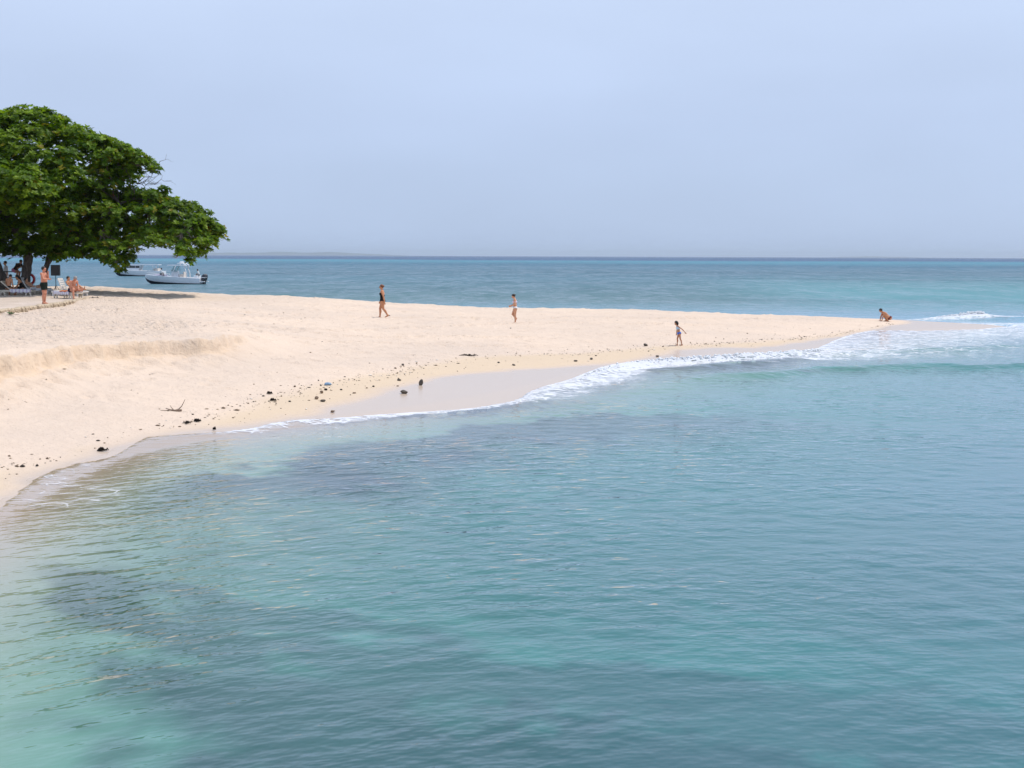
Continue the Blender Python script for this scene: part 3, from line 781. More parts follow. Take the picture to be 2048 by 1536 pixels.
def build_tree(name, label, trunks, poly, cy, half, n_lobes, seed, extra=(), twigs=(), per=48):
    """trunks: list of (points, radii)"""
    r = np.random.default_rng(seed)
    base = np.array(trunks[0][0][0], float)
    root = empty(name, tuple(base))
    tag(root, label, 'tree', 'broad leafy shade trees on the terrace')
    off = lambda pts: [tuple(np.array(p) - base) for p in pts]
    for i, (pts, rad) in enumerate(trunks):
        mb = MB()
        pts = chaikin(np.array(pts, float), 2); rad = np.interp(np.linspace(0, 1, len(pts)), np.linspace(0, 1, len(rad)), rad)
        rad = [q * (1 + 0.10 * math.sin(i2 * 2.1)) for i2, q in enumerate(rad)]
        mb.tube(off(pts), rad, 12)
        mb.build('trunk', M['bark'], root, smooth=True)
    lobes, cen, ax = build_crown(poly, cy, half, n_lobes, r, extra, per=per)
    # limbs: from the trunk tops out to the boughs, each its own part
    tops = [np.array(t[0][-1], float) for t in trunks]
    order = sorted(lobes, key=lambda l: -l[1])
    nodes = [(t, 0.22) for t in tops]
    mains = []
    dirs = np.linspace(0, 2 * math.pi, 12)[:-1]
    far = [l[0] for l in lobes[:len(lobes) - len(extra)]]
    picked = []
    for c in sorted(far, key=lambda c: -np.linalg.norm(c - tops[0])):
        if all(np.linalg.norm(c - q) > 3.2 for q in picked): picked.append(c)
        if len(picked) >= 14: break
    segs = []
    for c in picked:
        t0 = tops[int(np.argmin([np.linalg.norm(c - t) for t in tops]))]
        L = np.linalg.norm(c - t0)
        path = wobble_path(t0, c, 10, 0.10, r, 0.10)
        mb = MB(); mb.tube(off(path), list(np.linspace(0.05 + 0.011 * L, 0.03, len(path))), 8)
        mb.build('limb', M['bark'], root, smooth=True)
        segs += [np.array(p) for p in path[3:]]
    tw = MB()
    S = np.concatenate([np.array(segs), np.array(far)])
    for c, rad in lobes:
        q = S[int(np.argmin(np.linalg.norm(S - c, axis=1)))]
        if np.linalg.norm(q - c) < 0.15:
            q = np.array(segs)[int(np.argmin(np.linalg.norm(np.array(segs) - c, axis=1)))]
            if np.linalg.norm(q - c) < 0.15 or np.linalg.norm(q - c) > 3.0: continue
        path = wobble_path(q, c, 4, 0.14, r)
        tw.tube(off(path), list(np.linspace(0.04, 0.014, len(path))), 5, cap=False)
        for _ in range(3):
            v = r.normal(0, 1, 3); v[2] = abs(v[2]) * 0.5; v = v / np.linalg.norm(v) * rad * 0.9
            tw.tube(off(wobble_path(c, c + v, 3, 0.15, r)), [0.014, 0.011, 0.008, 0.005], 4, cap=False)
    for a, b in twigs:
        for _ in range(5):
            e = np.array(b, float) + r.normal(0, 0.4, 3)
            p = wobble_path(a, e, 6, 0.18, r)
            tw.tube(off(p), list(np.linspace(0.028, 0.007, len(p))), 4, cap=False)
            for k in range(3):
                tw.tube(off(wobble_path(p[3 + k], p[3 + k] + r.normal(0, 0.35, 3), 3, 0.2, r)), [0.010, 0.008, 0.006, 0.004], 4, cap=False)
    o = tw.build('twigs', M['bark'], root); o['kind'] = 'stuff'
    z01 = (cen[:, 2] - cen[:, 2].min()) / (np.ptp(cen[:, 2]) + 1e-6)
    # leaf tint varies at random from spray to spray, paler towards the crown top
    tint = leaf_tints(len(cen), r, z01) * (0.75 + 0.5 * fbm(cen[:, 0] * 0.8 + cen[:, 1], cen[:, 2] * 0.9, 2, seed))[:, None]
    me = leaf_mesh('crown', cen - base, ax, r, tint)
    o = link('crown', me, M['leaf'], root); o['kind'] = 'stuff'
    return root

# outline of the big tree in the plane of its trunk (x, z)
TY = 84.0
def tp(px, py):       # outline sketch units -> metres in the trunk plane
    return ((px - 1024) * TY / 2844.4, 4.0 + (509.0 - py) * TY / 2844.4)
OUT_A = [tp(*p) for p in [(-330, 500), (-350, 420), (-300, 330), (-200, 265), (-90, 235), (0, 238), (30, 224), (62, 214), (112, 219), (138, 240), (186, 256), (236, 276), (272, 290), (302, 310),
         (327, 332), (338, 348), (316, 356), (290, 352), (268, 366), (282, 382), (318, 374), (338, 370), (350, 394), (402, 404), (442, 434), (458, 470), (448, 492), (428, 500), (416, 526), (398, 536),
         (384, 512), (366, 500), (330, 506), (292, 500), (272, 494), (262, 522), (250, 548), (226, 540), (206, 532), (180, 528), (150, 536), (110, 528), (60, 522), (0, 532), (-120, 528)]]
G0 = TERRACE_Z - 0.15
build_tree('almond_tree', 'big spreading tree with the thick trunk beside the red ring, crown reaching over the boats',
           [([(-28.75, 84.0, G0), (-28.75, 84.0, 2.2), (-28.62, 84.0, 3.0), (-28.45, 84.0, 3.9), (-28.7, 83.9, 5.0)], [0.42, 0.30, 0.27, 0.26, 0.22]),
            ([(-27.9, 85.0, G0), (-27.85, 85.0, 2.6), (-27.8, 85.0, 3.2), (-27.5, 85.0, 3.9), (-27.0, 84.9, 4.6)], [0.13, 0.11, 0.13, 0.25, 0.22])],
           OUT_A, TY, 8.5, 400, 3,
           extra=[((-20.95, 83.5, 9.0), 0.55), ((-21.6, 83.5, 9.45), 0.6), ((-22.3, 83.4, 9.9), 0.6), ((-20.75, 82.9, 8.8), 0.4), ((-17.2, 83.5, 5.3), 0.5), ((-17.9, 83.0, 5.9), 0.5), ((-28.5, 84, 12.25), 0.65), ((-27.2, 84, 12.1), 0.6), ((-29.4, 84, 12.0), 0.6), ((-20.3, 83.5, 7.7), 0.35), ((-18.5, 80.5, 3.95), 0.5), ((-18.15, 80.5, 3.55), 0.32), ((-22.4, 80.5, 3.55), 0.5), ((-22.1, 80.5, 3.05), 0.28), ((-22.9, 80.2, 3.9), 0.6), ((-21.3, 81, 4.75), 0.6), ((-20.4, 81, 4.7), 0.6), ((-19.5, 81, 4.7), 0.55), ((-21.9, 80.8, 4.3), 0.5), ((-18.8, 81, 4.5), 0.55), ((-22.6, 80.6, 4.4), 0.65), ((-23.6, 80.8, 4.4), 0.6), ((-20.9, 80.2, 4.5), 0.45), ((-18.3, 80.2, 4.15), 0.45), ((-17.6, 81.0, 4.7), 0.4)],
           twigs=[((-21.9, 83.5, 8.1), (-20.6, 83.5, 8.3)), ((-22.3, 83.5, 7.6), (-20.2, 83.5, 6.9))])
OUT_B = [(x, z) for x, z in [(-47, 5), (-47, 9), (-43, 12.5), (-39, 13.6), (-34.5, 13), (-31.5, 11), (-29.8, 8.2), (-29.2, 6), (-29.5, 4.6), (-33, 4.0), (-40, 4.2)]]
build_tree('almond_tree', 'tree cut by the left edge, its dark leaning trunk behind the sunbathers',
           [([(-29.8, 83.2, G0), (-29.9, 83.2, 2.4), (-30.15, 83.3, 3.2), (-30.9, 83.5, 4.4), (-32.0, 84, 5.6)], [0.60, 0.46, 0.36, 0.32, 0.28])],
           OUT_B, 84.5, 6.0, 130, 9, per=30)

# ================================================================== PEOPLE (one continuous skin grown from a distance field)
def surface_nets(F, org, h):
    ins = F < 0
    nx, ny, nz = F.shape
    cx, cy, cz = nx - 1, ny - 1, nz - 1
    acc = np.zeros((cx, cy, cz, 3)); cnt = np.zeros((cx, cy, cz))
    for axis in range(3):
        sl0 = [slice(None)] * 3; sl1 = [slice(None)] * 3
        sl0[axis] = slice(0, -1); sl1[axis] = slice(1, None)
        f0, f1 = F[tuple(sl0)], F[tuple(sl1)]
        ch = ins[tuple(sl0)] != ins[tuple(sl1)]
        with np.errstate(divide='ignore', invalid='ignore'):
            t = np.where(ch, f0 / (f0 - f1), 0)
        o = [a for a in range(3) if a != axis]
        for da in (0, 1):
            for db in (0, 1):
                sl = [slice(None)] * 3
                sl[o[0]] = slice(da, da + (cx, cy, cz)[o[0]]); sl[o[1]] = slice(db, db + (cx, cy, cz)[o[1]])
                c = ch[tuple(sl)]; tt = t[tuple(sl)]
                acc[..., axis] += np.where(c, tt, 0); acc[..., o[0]] += np.where(c, da, 0); acc[..., o[1]] += np.where(c, db, 0)
                cnt += c
    m = cnt > 0
    ids = np.full((cx, cy, cz), -1, dtype=np.int64); ids[m] = np.arange(m.sum())
    I = np.argwhere(m)
    V = (I + acc[m] / cnt[m][:, None]) * h + org
    faces = []
    for axis in range(3):
        o = [(axis + 1) % 3, (axis + 2) % 3]
        sl0 = [slice(1, -1)] * 3; sl1 = [slice(1, -1)] * 3
        sl0[axis] = slice(0, -1); sl1[axis] = slice(1, None)
        a, b = ins[tuple(sl0)], ins[tuple(sl1)]
        q = np.argwhere(a != b)
        if not len(q): continue
        flip = a[tuple(q.T)]
        base = q.copy(); base[:, o[0]] += 1; base[:, o[1]] += 1
        def cell(d0, d1):
            c = base.copy(); c[:, o[0]] += d0; c[:, o[1]] += d1
            return ids[c[:, 0], c[:, 1], c[:, 2]]
        A, B, Cc, D = cell(-1, -1), cell(0, -1), cell(0, 0), cell(-1, 0)
        f = np.where(flip[:, None], np.stack([A, B, Cc, D], 1), np.stack([D, Cc, B, A], 1))
        faces.append(f[(f >= 0).all(1)])
    return V, np.concatenate(faces)

class Field:
    def __init__(s): s.p = []
    def cap(s, a, b, ra, rb=None, tag='', k=0.02): s.p.append(('c', np.array(a, float), np.array(b, float), ra, ra if rb is None else rb, tag, k)); return s
    def ell(s, c, r, Rm=None, tag='', k=0.02): s.p.append(('e', np.array(c, float), np.array(r, float), np.eye(3) if Rm is None else Rm, None, tag, k)); return s
    def bounds(s, tags=None):
        lo, hi = [], []
        for q in s.p:
            if tags and q[5] not in tags: continue
            if q[0] == 'c':
                r = max(q[3], q[4]); lo += [np.minimum(q[1], q[2]) - r]; hi += [np.maximum(q[1], q[2]) + r]
            else:
                r = q[2].max(); lo += [q[1] - r]; hi += [q[1] + r]
        return np.min(lo, 0), np.max(hi, 0)
    def eval(s, org, shape, h, tags=None, grow=0.0, ksc=1.0):
        F = np.full(shape, 1.0)
        for q in s.p:
            if tags and q[5] not in tags: continue
            k = q[6] * ksc
            if q[0] == 'c':
                r = max(q[3], q[4]); lo = np.minimum(q[1], q[2]) - r; hi = np.maximum(q[1], q[2]) + r
            else:
                r = q[2].max(); lo = q[1] - r; hi = q[1] + r
            pad = grow + k + 3 * h
            i0 = np.maximum(0, np.floor((lo - pad - org) / h).astype(int)); i1 = np.minimum(shape, np.ceil((hi + pad - org) / h).astype(int) + 1)
            if (i1 <= i0).any(): continue
            ax = [org[a] + h * np.arange(i0[a], i1[a]) for a in range(3)]
            X = np.stack(np.meshgrid(*ax, indexing='ij'), -1)
            if q[0] == 'c':
                d = q[2] - q[1]; L2 = max(d @ d, 1e-9)
                t = np.clip(((X - q[1]) @ d) / L2, 0, 1)
                D = np.linalg.norm(X - q[1] - t[..., None] * d, axis=-1) - (q[3] + (q[4] - q[3]) * t) - grow
            else:
                Y = (X - q[1]) @ q[3]
                rr = q[2] + grow
                k0 = np.linalg.norm(Y / rr, axis=-1); k1 = np.linalg.norm(Y / rr ** 2, axis=-1) + 1e-9
                D = k0 * (k0 - 1) / k1
            sl = tuple(slice(i0[a], i1[a]) for a in range(3))
            A = F[sl]
            hh = np.maximum(k - np.abs(A - D), 0) / k
            F[sl] = np.minimum(A, D) - hh * hh * k * 0.25
        return F

def grow_mesh(name, field, h, tags=None, grow=0.0, clip=None, ksc=1.0, smooth_iter=1):
    lo, hi = field.bounds(tags); lo = lo - grow - 4 * h; hi = hi + grow + 4 * h
    shape = tuple(np.ceil((hi - lo) / h).astype(int) + 1)
    F = field.eval(lo, shape, h, tags, grow, ksc)
    if clip is not None:
        ax = [lo[a] + h * np.arange(shape[a]) for a in range(3)]
        X = np.stack(np.meshgrid(*ax, indexing='ij'), -1)
        F = np.maximum(F, clip(X))
    V, Q = surface_nets(F, lo, h)
    return mesh_np(name, V, Q)

def skin_mat(name, col):
    t = NT(name)
    n = t.noise(t.pos(), 9.0, 3.0, 0.55)
    c = t.mixc(t.rng(n, 0.3, 0.7), tuple(x * 0.9 for x in col) + (1,), tuple(min(1, x * 1.08) for x in col) + (1,))
    p = t.node('ShaderNodeBsdfPrincipled', Base_Color=c, Roughness=0.5)
    p.inputs['Specular IOR Level'].default_value = 0.35
    return t.done(p.outputs[0])
SKIN = {'fair': skin_mat('skin_fair', (0.62, 0.32, 0.19)), 'tan': skin_mat('skin_tan', (0.55, 0.25, 0.13)), 'red': skin_mat('skin_flushed', (0.60, 0.255, 0.155)),
        'brown': skin_mat('skin_brown', (0.20, 0.10, 0.06)), 'olive': skin_mat('skin_olive', (0.45, 0.22, 0.13))}
CLOTH = {k: simple('cloth_' + k, v, 0.85, 0.12, 20.0, 0.002, 0.1) for k, v in
         {'black': (0.012, 0.012, 0.014), 'darkgreen': (0.014, 0.022, 0.018), 'navy': (0.012, 0.016, 0.045), 'white': (0.74, 0.74, 0.74), 'pink': (0.72, 0.26, 0.42), 'blue': (0.02, 0.15, 0.62),
          'paleblue': (0.42, 0.60, 0.74), 'brown': (0.06, 0.042, 0.028), 'grey': (0.20, 0.20, 0.21), 'red': (0.5, 0.02, 0.025), 'maroon': (0.16, 0.04, 0.04), 'lilac': (0.70, 0.62, 0.74)}.items()}
HAIR = {k: simple('hair_' + k, v, 0.55, 0.25, 60.0, 0.003, 0.4) for k, v in
        {'black': (0.010, 0.008, 0.007), 'dark': (0.028, 0.018, 0.012), 'auburn': (0.17, 0.065, 0.03), 'grey': (0.30, 0.27, 0.25)}.items()}
M['eye'] = simple('eye_dark', (0.02, 0.015, 0.012), 0.2, 0.1)
M['lens'] = simple('sunglass_lens', (0.008, 0.007, 0.010), 0.12, 0.1, spec=0.6)

def rot_y(a):
    c, s = math.cos(a), math.sin(a)
    return np.array([[c, 0, s], [0, 1, 0], [-s, 0, c]])

def person(label, loc, rz, H, pose, skin, clothes=(), hair=None, female=False, child=False, fat=1.0, group=None, glasses=False, vox=0.0068, cat='person'):
    """pose in units of body height, x forward, y to the person's left, z up"""
    P = dict(pelvis=(0, 0, 0.52), lean=0.03, head=0.0,
             eL=(-0.02, 0.135, 0.635), wL=(0.02, 0.15, 0.49), eR=(-0.02, -0.135, 0.635), wR=(0.02, -0.15, 0.49),
             kL=(0.01, 0.05, 0.285), aL=(-0.01, 0.055, 0.045), kR=(0.01, -0.05, 0.285), aR=(-0.01, -0.055, 0.045), fL=(1, 0.1, 0), fR=(1, -0.1, 0), curl=0.5)
    P.update(pose)
    v = lambda k: np.array(P[k], float)
    f = Field()
    Rt = rot_y(P['lean']); up = Rt @ np.array([0, 0, 1.0]); fw = Rt @ np.array([1.0, 0, 0]); lat = np.array([0, 1.0, 0])
    pel = v('pelvis')
    hw = 0.052 if not female else 0.056
    sw = (0.100 if female else 0.115) if not child else 0.098
    chest = pel + up * 0.205; neck = pel + up * 0.305
    g = fat
    f.ell(pel + up * 0.0, np.array([0.062 * g, 0.088 if not child else 0.07, 0.062]), Rt, 'pelvis', 0.03)
    f.cap(pel + up * 0.03 + lat * 0.028, chest + lat * 0.026, 0.054 * g, 0.056, 'abd', 0.03)
    f.cap(pel + up * 0.03 - lat * 0.028, chest - lat * 0.026, 0.054 * g, 0.056, 'abd', 0.03)
    if g > 1.05: f.ell(pel + up * 0.10 + fw * 0.025, np.array([0.062 * g, 0.08, 0.08]), Rt, 'abd', 0.03)
    f.ell(chest + up * 0.01, np.array([0.060, 0.082 if not child else 0.068, 0.085]), Rt, 'chest', 0.03)
    if female and not child:
        for s in (1, -1): f.ell(chest + fw * 0.045 + lat * 0.036 * s - up * 0.0, np.array([0.033, 0.033, 0.036]), Rt, 'chest', 0.02)
    for s in (1, -1): f.ell(pel - fw * 0.030 + lat * 0.038 * s - up * 0.015, np.array([0.045, 0.043, 0.050]), Rt, 'pelvis', 0.02)
    shL = pel + up * 0.282 + lat * sw; shR = pel + up * 0.282 - lat * sw
    f.cap(shL, shR, 0.031, tag='yoke', k=0.03)
    f.cap(pel + up * 0.29, pel + up * 0.345 + fw * 0.006, 0.028, 0.026, 'neck', 0.02)
    Rh = rot_y(P['lean'] * 0.6 + P['head']); hu = Rh @ np.array([0, 0, 1.0]); hf = Rh @ np.array([1.0, 0, 0])
    hs = 1.0 if not child else 1.22
    hc = pel + up * 0.335 + hu * 0.068 * hs + hf * 0.012
    f.ell(hc + hu * 0.012 * hs, np.array([0.056, 0.046, 0.054]) * hs, Rh, 'head', 0.02)
    f.ell(hc + hf * 0.014 * hs - hu * 0.030 * hs, np.array([0.038, 0.034, 0.040]) * hs, Rh, 'head', 0.02)
    f.cap(hc + hf * 0.054 * hs - hu * 0.002, hc + hf * 0.062 * hs - hu * 0.022 * hs, 0.005, 0.008, 'face', 0.008)
    f.cap(hc + hf * 0.050 * hs - hu * 0.042 * hs + lat * 0.012, hc + hf * 0.050 * hs - hu * 0.042 * hs - lat * 0.012, 0.005, tag='face', k=0.006)
    f.cap(hc + hf * 0.049 * hs + hu * 0.014 * hs + lat * 0.026, hc + hf * 0.049 * hs + hu * 0.014 * hs - lat * 0.026, 0.006, tag='face', k=0.012)
    for s in (1, -1): f.ell(hc + lat * 0.045 * s * hs - hu * 0.008, np.array([0.010, 0.006, 0.015]), Rh, 'face', 0.006)
    th = 1.0 if not child else 0.8
    for S, sg in (('L', 1), ('R', -1)):
        sh = shL if S == 'L' else shR
        e, w = v('e' + S), v('w' + S)
        f.cap(sh, e, 0.031 * th, 0.0225 * th, 'ua' + S, 0.02)
        mid = e + (w - e) * 0.3
        f.cap(e, mid, 0.0225 * th, 0.0235 * th, 'fa' + S, 0.01); f.cap(mid, w, 0.0235 * th, 0.0155 * th, 'fa' + S, 0.01)
        d = (w - e) / (np.linalg.norm(w - e) + 1e-9)
        side = np.cross(d, lat * sg); nrm = np.linalg.norm(side)
        side = side / nrm if nrm > 0.2 else fw
        palm_n = np.cross(side, d)
        pe = w + d * 0.048
        f.ell(w + d * 0.026, np.array([0.030, 0.0185, 0.010]), np.stack([d, side, palm_n], 1), 'hand', 0.010)
        for i, (o, L) in enumerate(((-0.015, 0.034), (-0.005, 0.041), (0.005, 0.043), (0.015, 0.038))):
            b = pe - d * 0.004 + side * o
            d1 = d + palm_n * (-0.25 * P['curl']) * sg; d1 /= np.linalg.norm(d1)
            d2 = d + palm_n * (-1.1 * P['curl']) * sg; d2 /= np.linalg.norm(d2)
            m_ = b + d1 * L * 0.55
            f.cap(b, m_, 0.0056, 0.0052, 'hand', 0.003); f.cap(m_, m_ + d2 * L * 0.5, 0.0052, 0.0046, 'hand', 0.003)
        tb = w + d * 0.012 + side * 0.014; td = d * 0.75 + side * 0.7; td /= np.linalg.norm(td)
        f.cap(tb, tb + td * 0.022, 0.0070, 0.0060, 'hand', 0.005); f.cap(tb + td * 0.022, tb + td * 0.024 + d * 0.016, 0.0060, 0.0050, 'hand', 0.003)
        hip = pel + lat * hw * sg - up * 0.010
        kn, an = v('k' + S), v('a' + S)
        f.cap(hip, kn, 0.060 * th * (1.05 if female else 1.0), 0.036 * th, 'th' + S, 0.025)
        sd = (an - kn); back = -(fw * 0.6 + np.array([0.4, 0, 0]))
        if abs(sd[2]) < 0.5 * np.linalg.norm(sd): back = np.array([0, 0, -1.0])
        cm = kn + sd * 0.32 + back * 0.010
        f.cap(kn, cm, 0.034 * th, 0.035 * th, 'sh' + S, 0.012); f.cap(cm, an, 0.035 * th, 0.020 * th, 'sh' + S, 0.012)
        fd = v('f' + S); fd = fd / np.linalg.norm(fd)
        heel = an - fd * 0.020 - np.array([0, 0, 0.022]) * (1 if abs(fd[2]) < 0.5 else 0)
        toe = an + fd * 0.095 - np.array([0, 0, 0.030]) * (1 if abs(fd[2]) < 0.5 else 0)
        f.cap(heel, an, 0.020, 0.020, 'foot', 0.01); f.cap(an - np.array([0, 0, 0.008]), an + fd * 0.06 + (toe - an - fd * 0.095) * 0.8, 0.020, 0.016, 'foot', 0.012); f.cap(heel + fd * 0.02, toe, 0.019, 0.012, 'foot', 0.012)
    root = empty('person', loc, rz); root.scale = (1, 1, 1)
    tag(root, label, cat, group)
    def fin(me, nm, mat):
        co = np.empty(len(me.vertices) * 3, np.float32); me.vertices.foreach_get('co', co); co *= H; me.vertices.foreach_set('co', co); me.update()
        return link(nm, me, mat, root, smooth=True)
    fin(grow_mesh('body', f, vox), 'body', SKIN[skin])
    tf = lambda X: ((X - pel) @ up)
    hd = lambda X: ((X - hc) @ hu)
    for nm, kind, col in clothes:
        if kind == 'onepiece':
            def clip(X):
                t = tf(X); y = np.abs(X[..., 1]); fwd = (X - pel) @ fw
                top = t - 0.235 - 0.03 * (y > 0.045) * 0 - np.where(fwd < 0, -0.06, 0.0)
                leg = -(t + 0.055 - np.maximum(0, y - 0.025) * 0.55)
                return np.maximum(top, leg) * 0.7
            me = grow_mesh(nm, f, vox, ('pelvis', 'abd', 'chest', 'thL', 'thR'), 0.006, clip)
        elif kind == 'brief':
            def clip(X):
                t = tf(X); y = np.abs(X[..., 1])
                return np.maximum(t - 0.050, -(t + 0.045 - np.maximum(0, y - 0.03) * 0.55)) * 0.75
            me = grow_mesh(nm, f, vox, ('pelvis', 'abd', 'thL', 'thR'), 0.007, clip)
        elif kind == 'bikini_top':
            clip = lambda X: np.maximum(tf(X) - 0.235, 0.180 - tf(X))
            me = grow_mesh(nm, f, vox, ('chest', 'abd'), 0.008, clip)
        elif kind == 'croptop':
            clip = lambda X: np.maximum(tf(X) - 0.275, 0.165 - tf(X))
            me = grow_mesh(nm, f, vox, ('chest', 'abd', 'yoke'), 0.008, clip)
        elif kind in ('shorts', 'trunks'):
            frac = 0.62 if kind == 'shorts' else 0.42
            lo = {}
            def clip(X):
                t = tf(X)
                res = t - 0.055
                for S, sg in (('L', 1), ('R', -1)):
                    hip = pel + lat * hw * sg; kn = v('k' + S); d = (kn - hip); L = np.linalg.norm(d); d = d / L
                    side = (X[..., 1] * sg > 0)
                    q = ((X - hip) @ d) - L * frac
                    res = np.where(side, np.maximum(res, q), res)
                return res * 0.8
            me = grow_mesh(nm, f, vox, ('pelvis', 'thL', 'thR', 'abd'), 0.012, clip)
        elif kind == 'shirt':
            def clip(X):
                return np.maximum(tf(X) - 0.315, -0.03 - tf(X))
            me = grow_mesh(nm, f, vox, ('pelvis', 'abd', 'chest', 'yoke', 'uaL', 'uaR'), 0.011, clip)
        elif kind == 'trousers':
            me = grow_mesh(nm, f, vox, ('pelvis', 'thL', 'thR', 'shL', 'shR'), 0.010, lambda X: tf(X) - 0.04)
        fin(me, nm, CLOTH[col])
    if hair:
        style, hcol = hair
        fh = Field()
        fh.ell(hc + hu * 0.020 * hs - hf * 0.008, np.array([0.056, 0.050, 0.056]) * hs, Rh, 'h', 0.02)
        if style == 'bun': fh.ell(hc - hf * 0.062 * hs + hu * 0.022, np.array([0.022, 0.024, 0.022]), Rh, 'b', 0.01)
        if style == 'long':
            fh.cap(hc - hf * 0.035, hc - hf * 0.045 - hu * 0.10, 0.044, 0.040, 'b', 0.02); fh.cap(hc - hf * 0.045 - hu * 0.10, pel + up * 0.20 - fw * 0.055, 0.040, 0.025, 'b', 0.02)
        if style == 'bob': fh.ell(hc - hf * 0.022 * hs - hu * 0.015 * hs, np.array([0.046, 0.053, 0.058]) * hs, Rh, 'b', 0.02)
        def hclip(X):
            a = (X - hc) @ hf; b = (X - hc) @ hu
            face = np.minimum(a - 0.022 * hs, 0.034 * hs - b)         # keep the face free
            low = -(b + (0.30 if style == 'long' else (0.075 if style == 'bob' else 0.045)) * hs)
            return np.maximum(np.where(face > 0, face, -0.02), low)
        me = grow_mesh('hair', fh, vox, None, 0.004, hclip)
        fin(me, 'hair', HAIR[hcol])
    for s in (1, -1):
        mb = MB(); c = hc + hf * 0.0505 * hs + lat * 0.019 * s * hs + hu * 0.004
        mb.tube([tuple((c - lat * 0.008) * H), tuple(c * H), tuple((c + lat * 0.008) * H)], [0.002 * H, 0.006 * H, 0.002 * H], 6)
        mb.build('eye', M['eye'], root, smooth=True)
    if glasses:
        mb = MB()
        for s in (1, -1):
            c = hc + hf * 0.060 + lat * 0.021 * s + hu * 0.004
            mb.tube([tuple((c - lat * 0.017) * H), tuple((c - lat * 0.010) * H), tuple((c + lat * 0.010) * H), tuple((c + lat * 0.017) * H)], [0.006 * H, 0.013 * H, 0.013 * H, 0.006 * H], 8)
            mb.tube([tuple((c + lat * 0.014 * s) * H), tuple((hc + lat * 0.050 * s + hf * 0.0 + hu * 0.004) * H)], 0.004 * H, 5)
        mb.build('sunglasses', M['lens'], root, smooth=True)
    return root

def gz(x, y): return float(ground_z(np.array([x]), np.array([y]))[0])

# -- on the sand
person('woman in a black one piece swimsuit and sunglasses striding along the sand spit', (-6.41, 70.27, gz(-6.41, 70.27) - 0.005), R(176), 1.68,
       dict(pelvis=(0, 0, 0.515), lean=0.02, head=0.05, kR=(0.075, -0.045, 0.285), aR=(0.085, -0.05, 0.048), kL=(-0.03, 0.045, 0.285), aL=(-0.165, 0.05, 0.085), fL=(0.75, 0.05, -0.45),
            eR=(0.03, -0.13, 0.64), wR=(0.09, -0.14, 0.50), eL=(-0.055, 0.135, 0.64), wL=(-0.085, 0.145, 0.49)),
       'tan', [('swimsuit', 'onepiece', 'black')], ('bun', 'auburn'), female=True, glasses=True)
person('slim girl in white bikini bottoms walking, looking down at her hand', (0.14, 69.29, gz(0.14, 69.29) - 0.005), R(178), 1.47,
       dict(pelvis=(0, 0, 0.515), lean=0.05, head=0.42, kR=(0.085, -0.045, 0.31), aR=(-0.035, -0.05, 0.155), fR=(0.55, 0, -0.8), kL=(0.005, 0.045, 0.285), aL=(-0.01, 0.045, 0.045),
            eL=(0.0, 0.13, 0.64), wL=(0.125, 0.10, 0.585), eR=(0.02, -0.12, 0.64), wR=(0.14, -0.08, 0.60)),
       'fair', [('bikini_bottom', 'brief', 'white'), ('bikini_top', 'bikini_top', 'lilac')], ('bun', 'dark'), female=True)
person('small child with a dark bob in a bright blue swimsuit at the tideline', (6.98, 59.45, gz(6.98, 59.45) - 0.005), R(186), 1.06,
       dict(pelvis=(0, 0, 0.49), lean=0.22, head=0.25, kR=(0.055, -0.045, 0.27), aR=(0.06, -0.045, 0.045), kL=(-0.045, 0.045, 0.27), aL=(-0.11, 0.045, 0.05),
            eL=(-0.10, 0.17, 0.645), wL=(-0.19, 0.20, 0.54), eR=(0.06, -0.12, 0.61), wR=(0.075, -0.12, 0.48), curl=0.8),
       'olive', [('swim_briefs', 'brief', 'blue'), ('swim_top', 'croptop', 'paleblue')], ('bob', 'black'), child=True)
person('tanned person squatting at the tip of the sand spit, reaching to the sand', (21.74, 82.6, gz(21.74, 82.6) - 0.005), R(183), 1.66,
       dict(pelvis=(-0.10, 0, 0.125), lean=0.86, head=0.25, kL=(0.085, 0.06, 0.215), aL=(-0.02, 0.06, 0.045), kR=(0.095, -0.05, 0.215), aR=(-0.01, -0.055, 0.045),
            eL=(0.17, 0.10, 0.16), wL=(0.19, 0.08, 0.055), eR=(0.18, -0.08, 0.16), wR=(0.215, -0.05, 0.055)),
       'tan', [('swim_trunks', 'brief', 'maroon')], ('short', 'dark'))
# -- under the tree
TZ = TERRACE_Z
person('bare chested man in black shorts standing at the stone edge, hand at his mouth', (-22.19, 67.5, TZ), R(-8), 1.78,
       dict(pelvis=(0, 0, 0.52), lean=-0.02, head=0.06, eR=(0.07, -0.15, 0.665), wR=(0.165, -0.085, 0.665), eL=(0.06, 0.13, 0.67), wL=(0.10, 0.06, 0.815), kL=(0.02, 0.035, 0.285), aL=(0.0, 0.03, 0.045), kR=(0.01, -0.035, 0.285), aR=(-0.015, -0.03, 0.045), curl=1.0),
       'red', [('shorts', 'shorts', 'darkgreen')], ('short', 'dark'), fat=1.12)
SEAT = TZ + 0.36
person('grey haired man in dark trunks sitting bent forward on the towelled lounger', (-23.35, 75.55, TZ), R(-38), 1.76,
       dict(pelvis=(-0.02, 0, 0.262), lean=0.42, head=0.55, kL=(0.20, 0.075, 0.275), aL=(0.38, 0.09, 0.255), fL=(0.3, 0, 1), kR=(0.19, -0.09, 0.275), aR=(0.235, -0.11, 0.045), fR=(1, -0.2, 0),
            eR=(0.14, -0.12, 0.385), wR=(0.20, -0.06, 0.30), eL=(0.15, 0.12, 0.385), wL=(0.22, 0.06, 0.31)),
       'red', [('trunks', 'trunks', 'navy')], ('short', 'grey'), fat=1.15, vox=0.008)
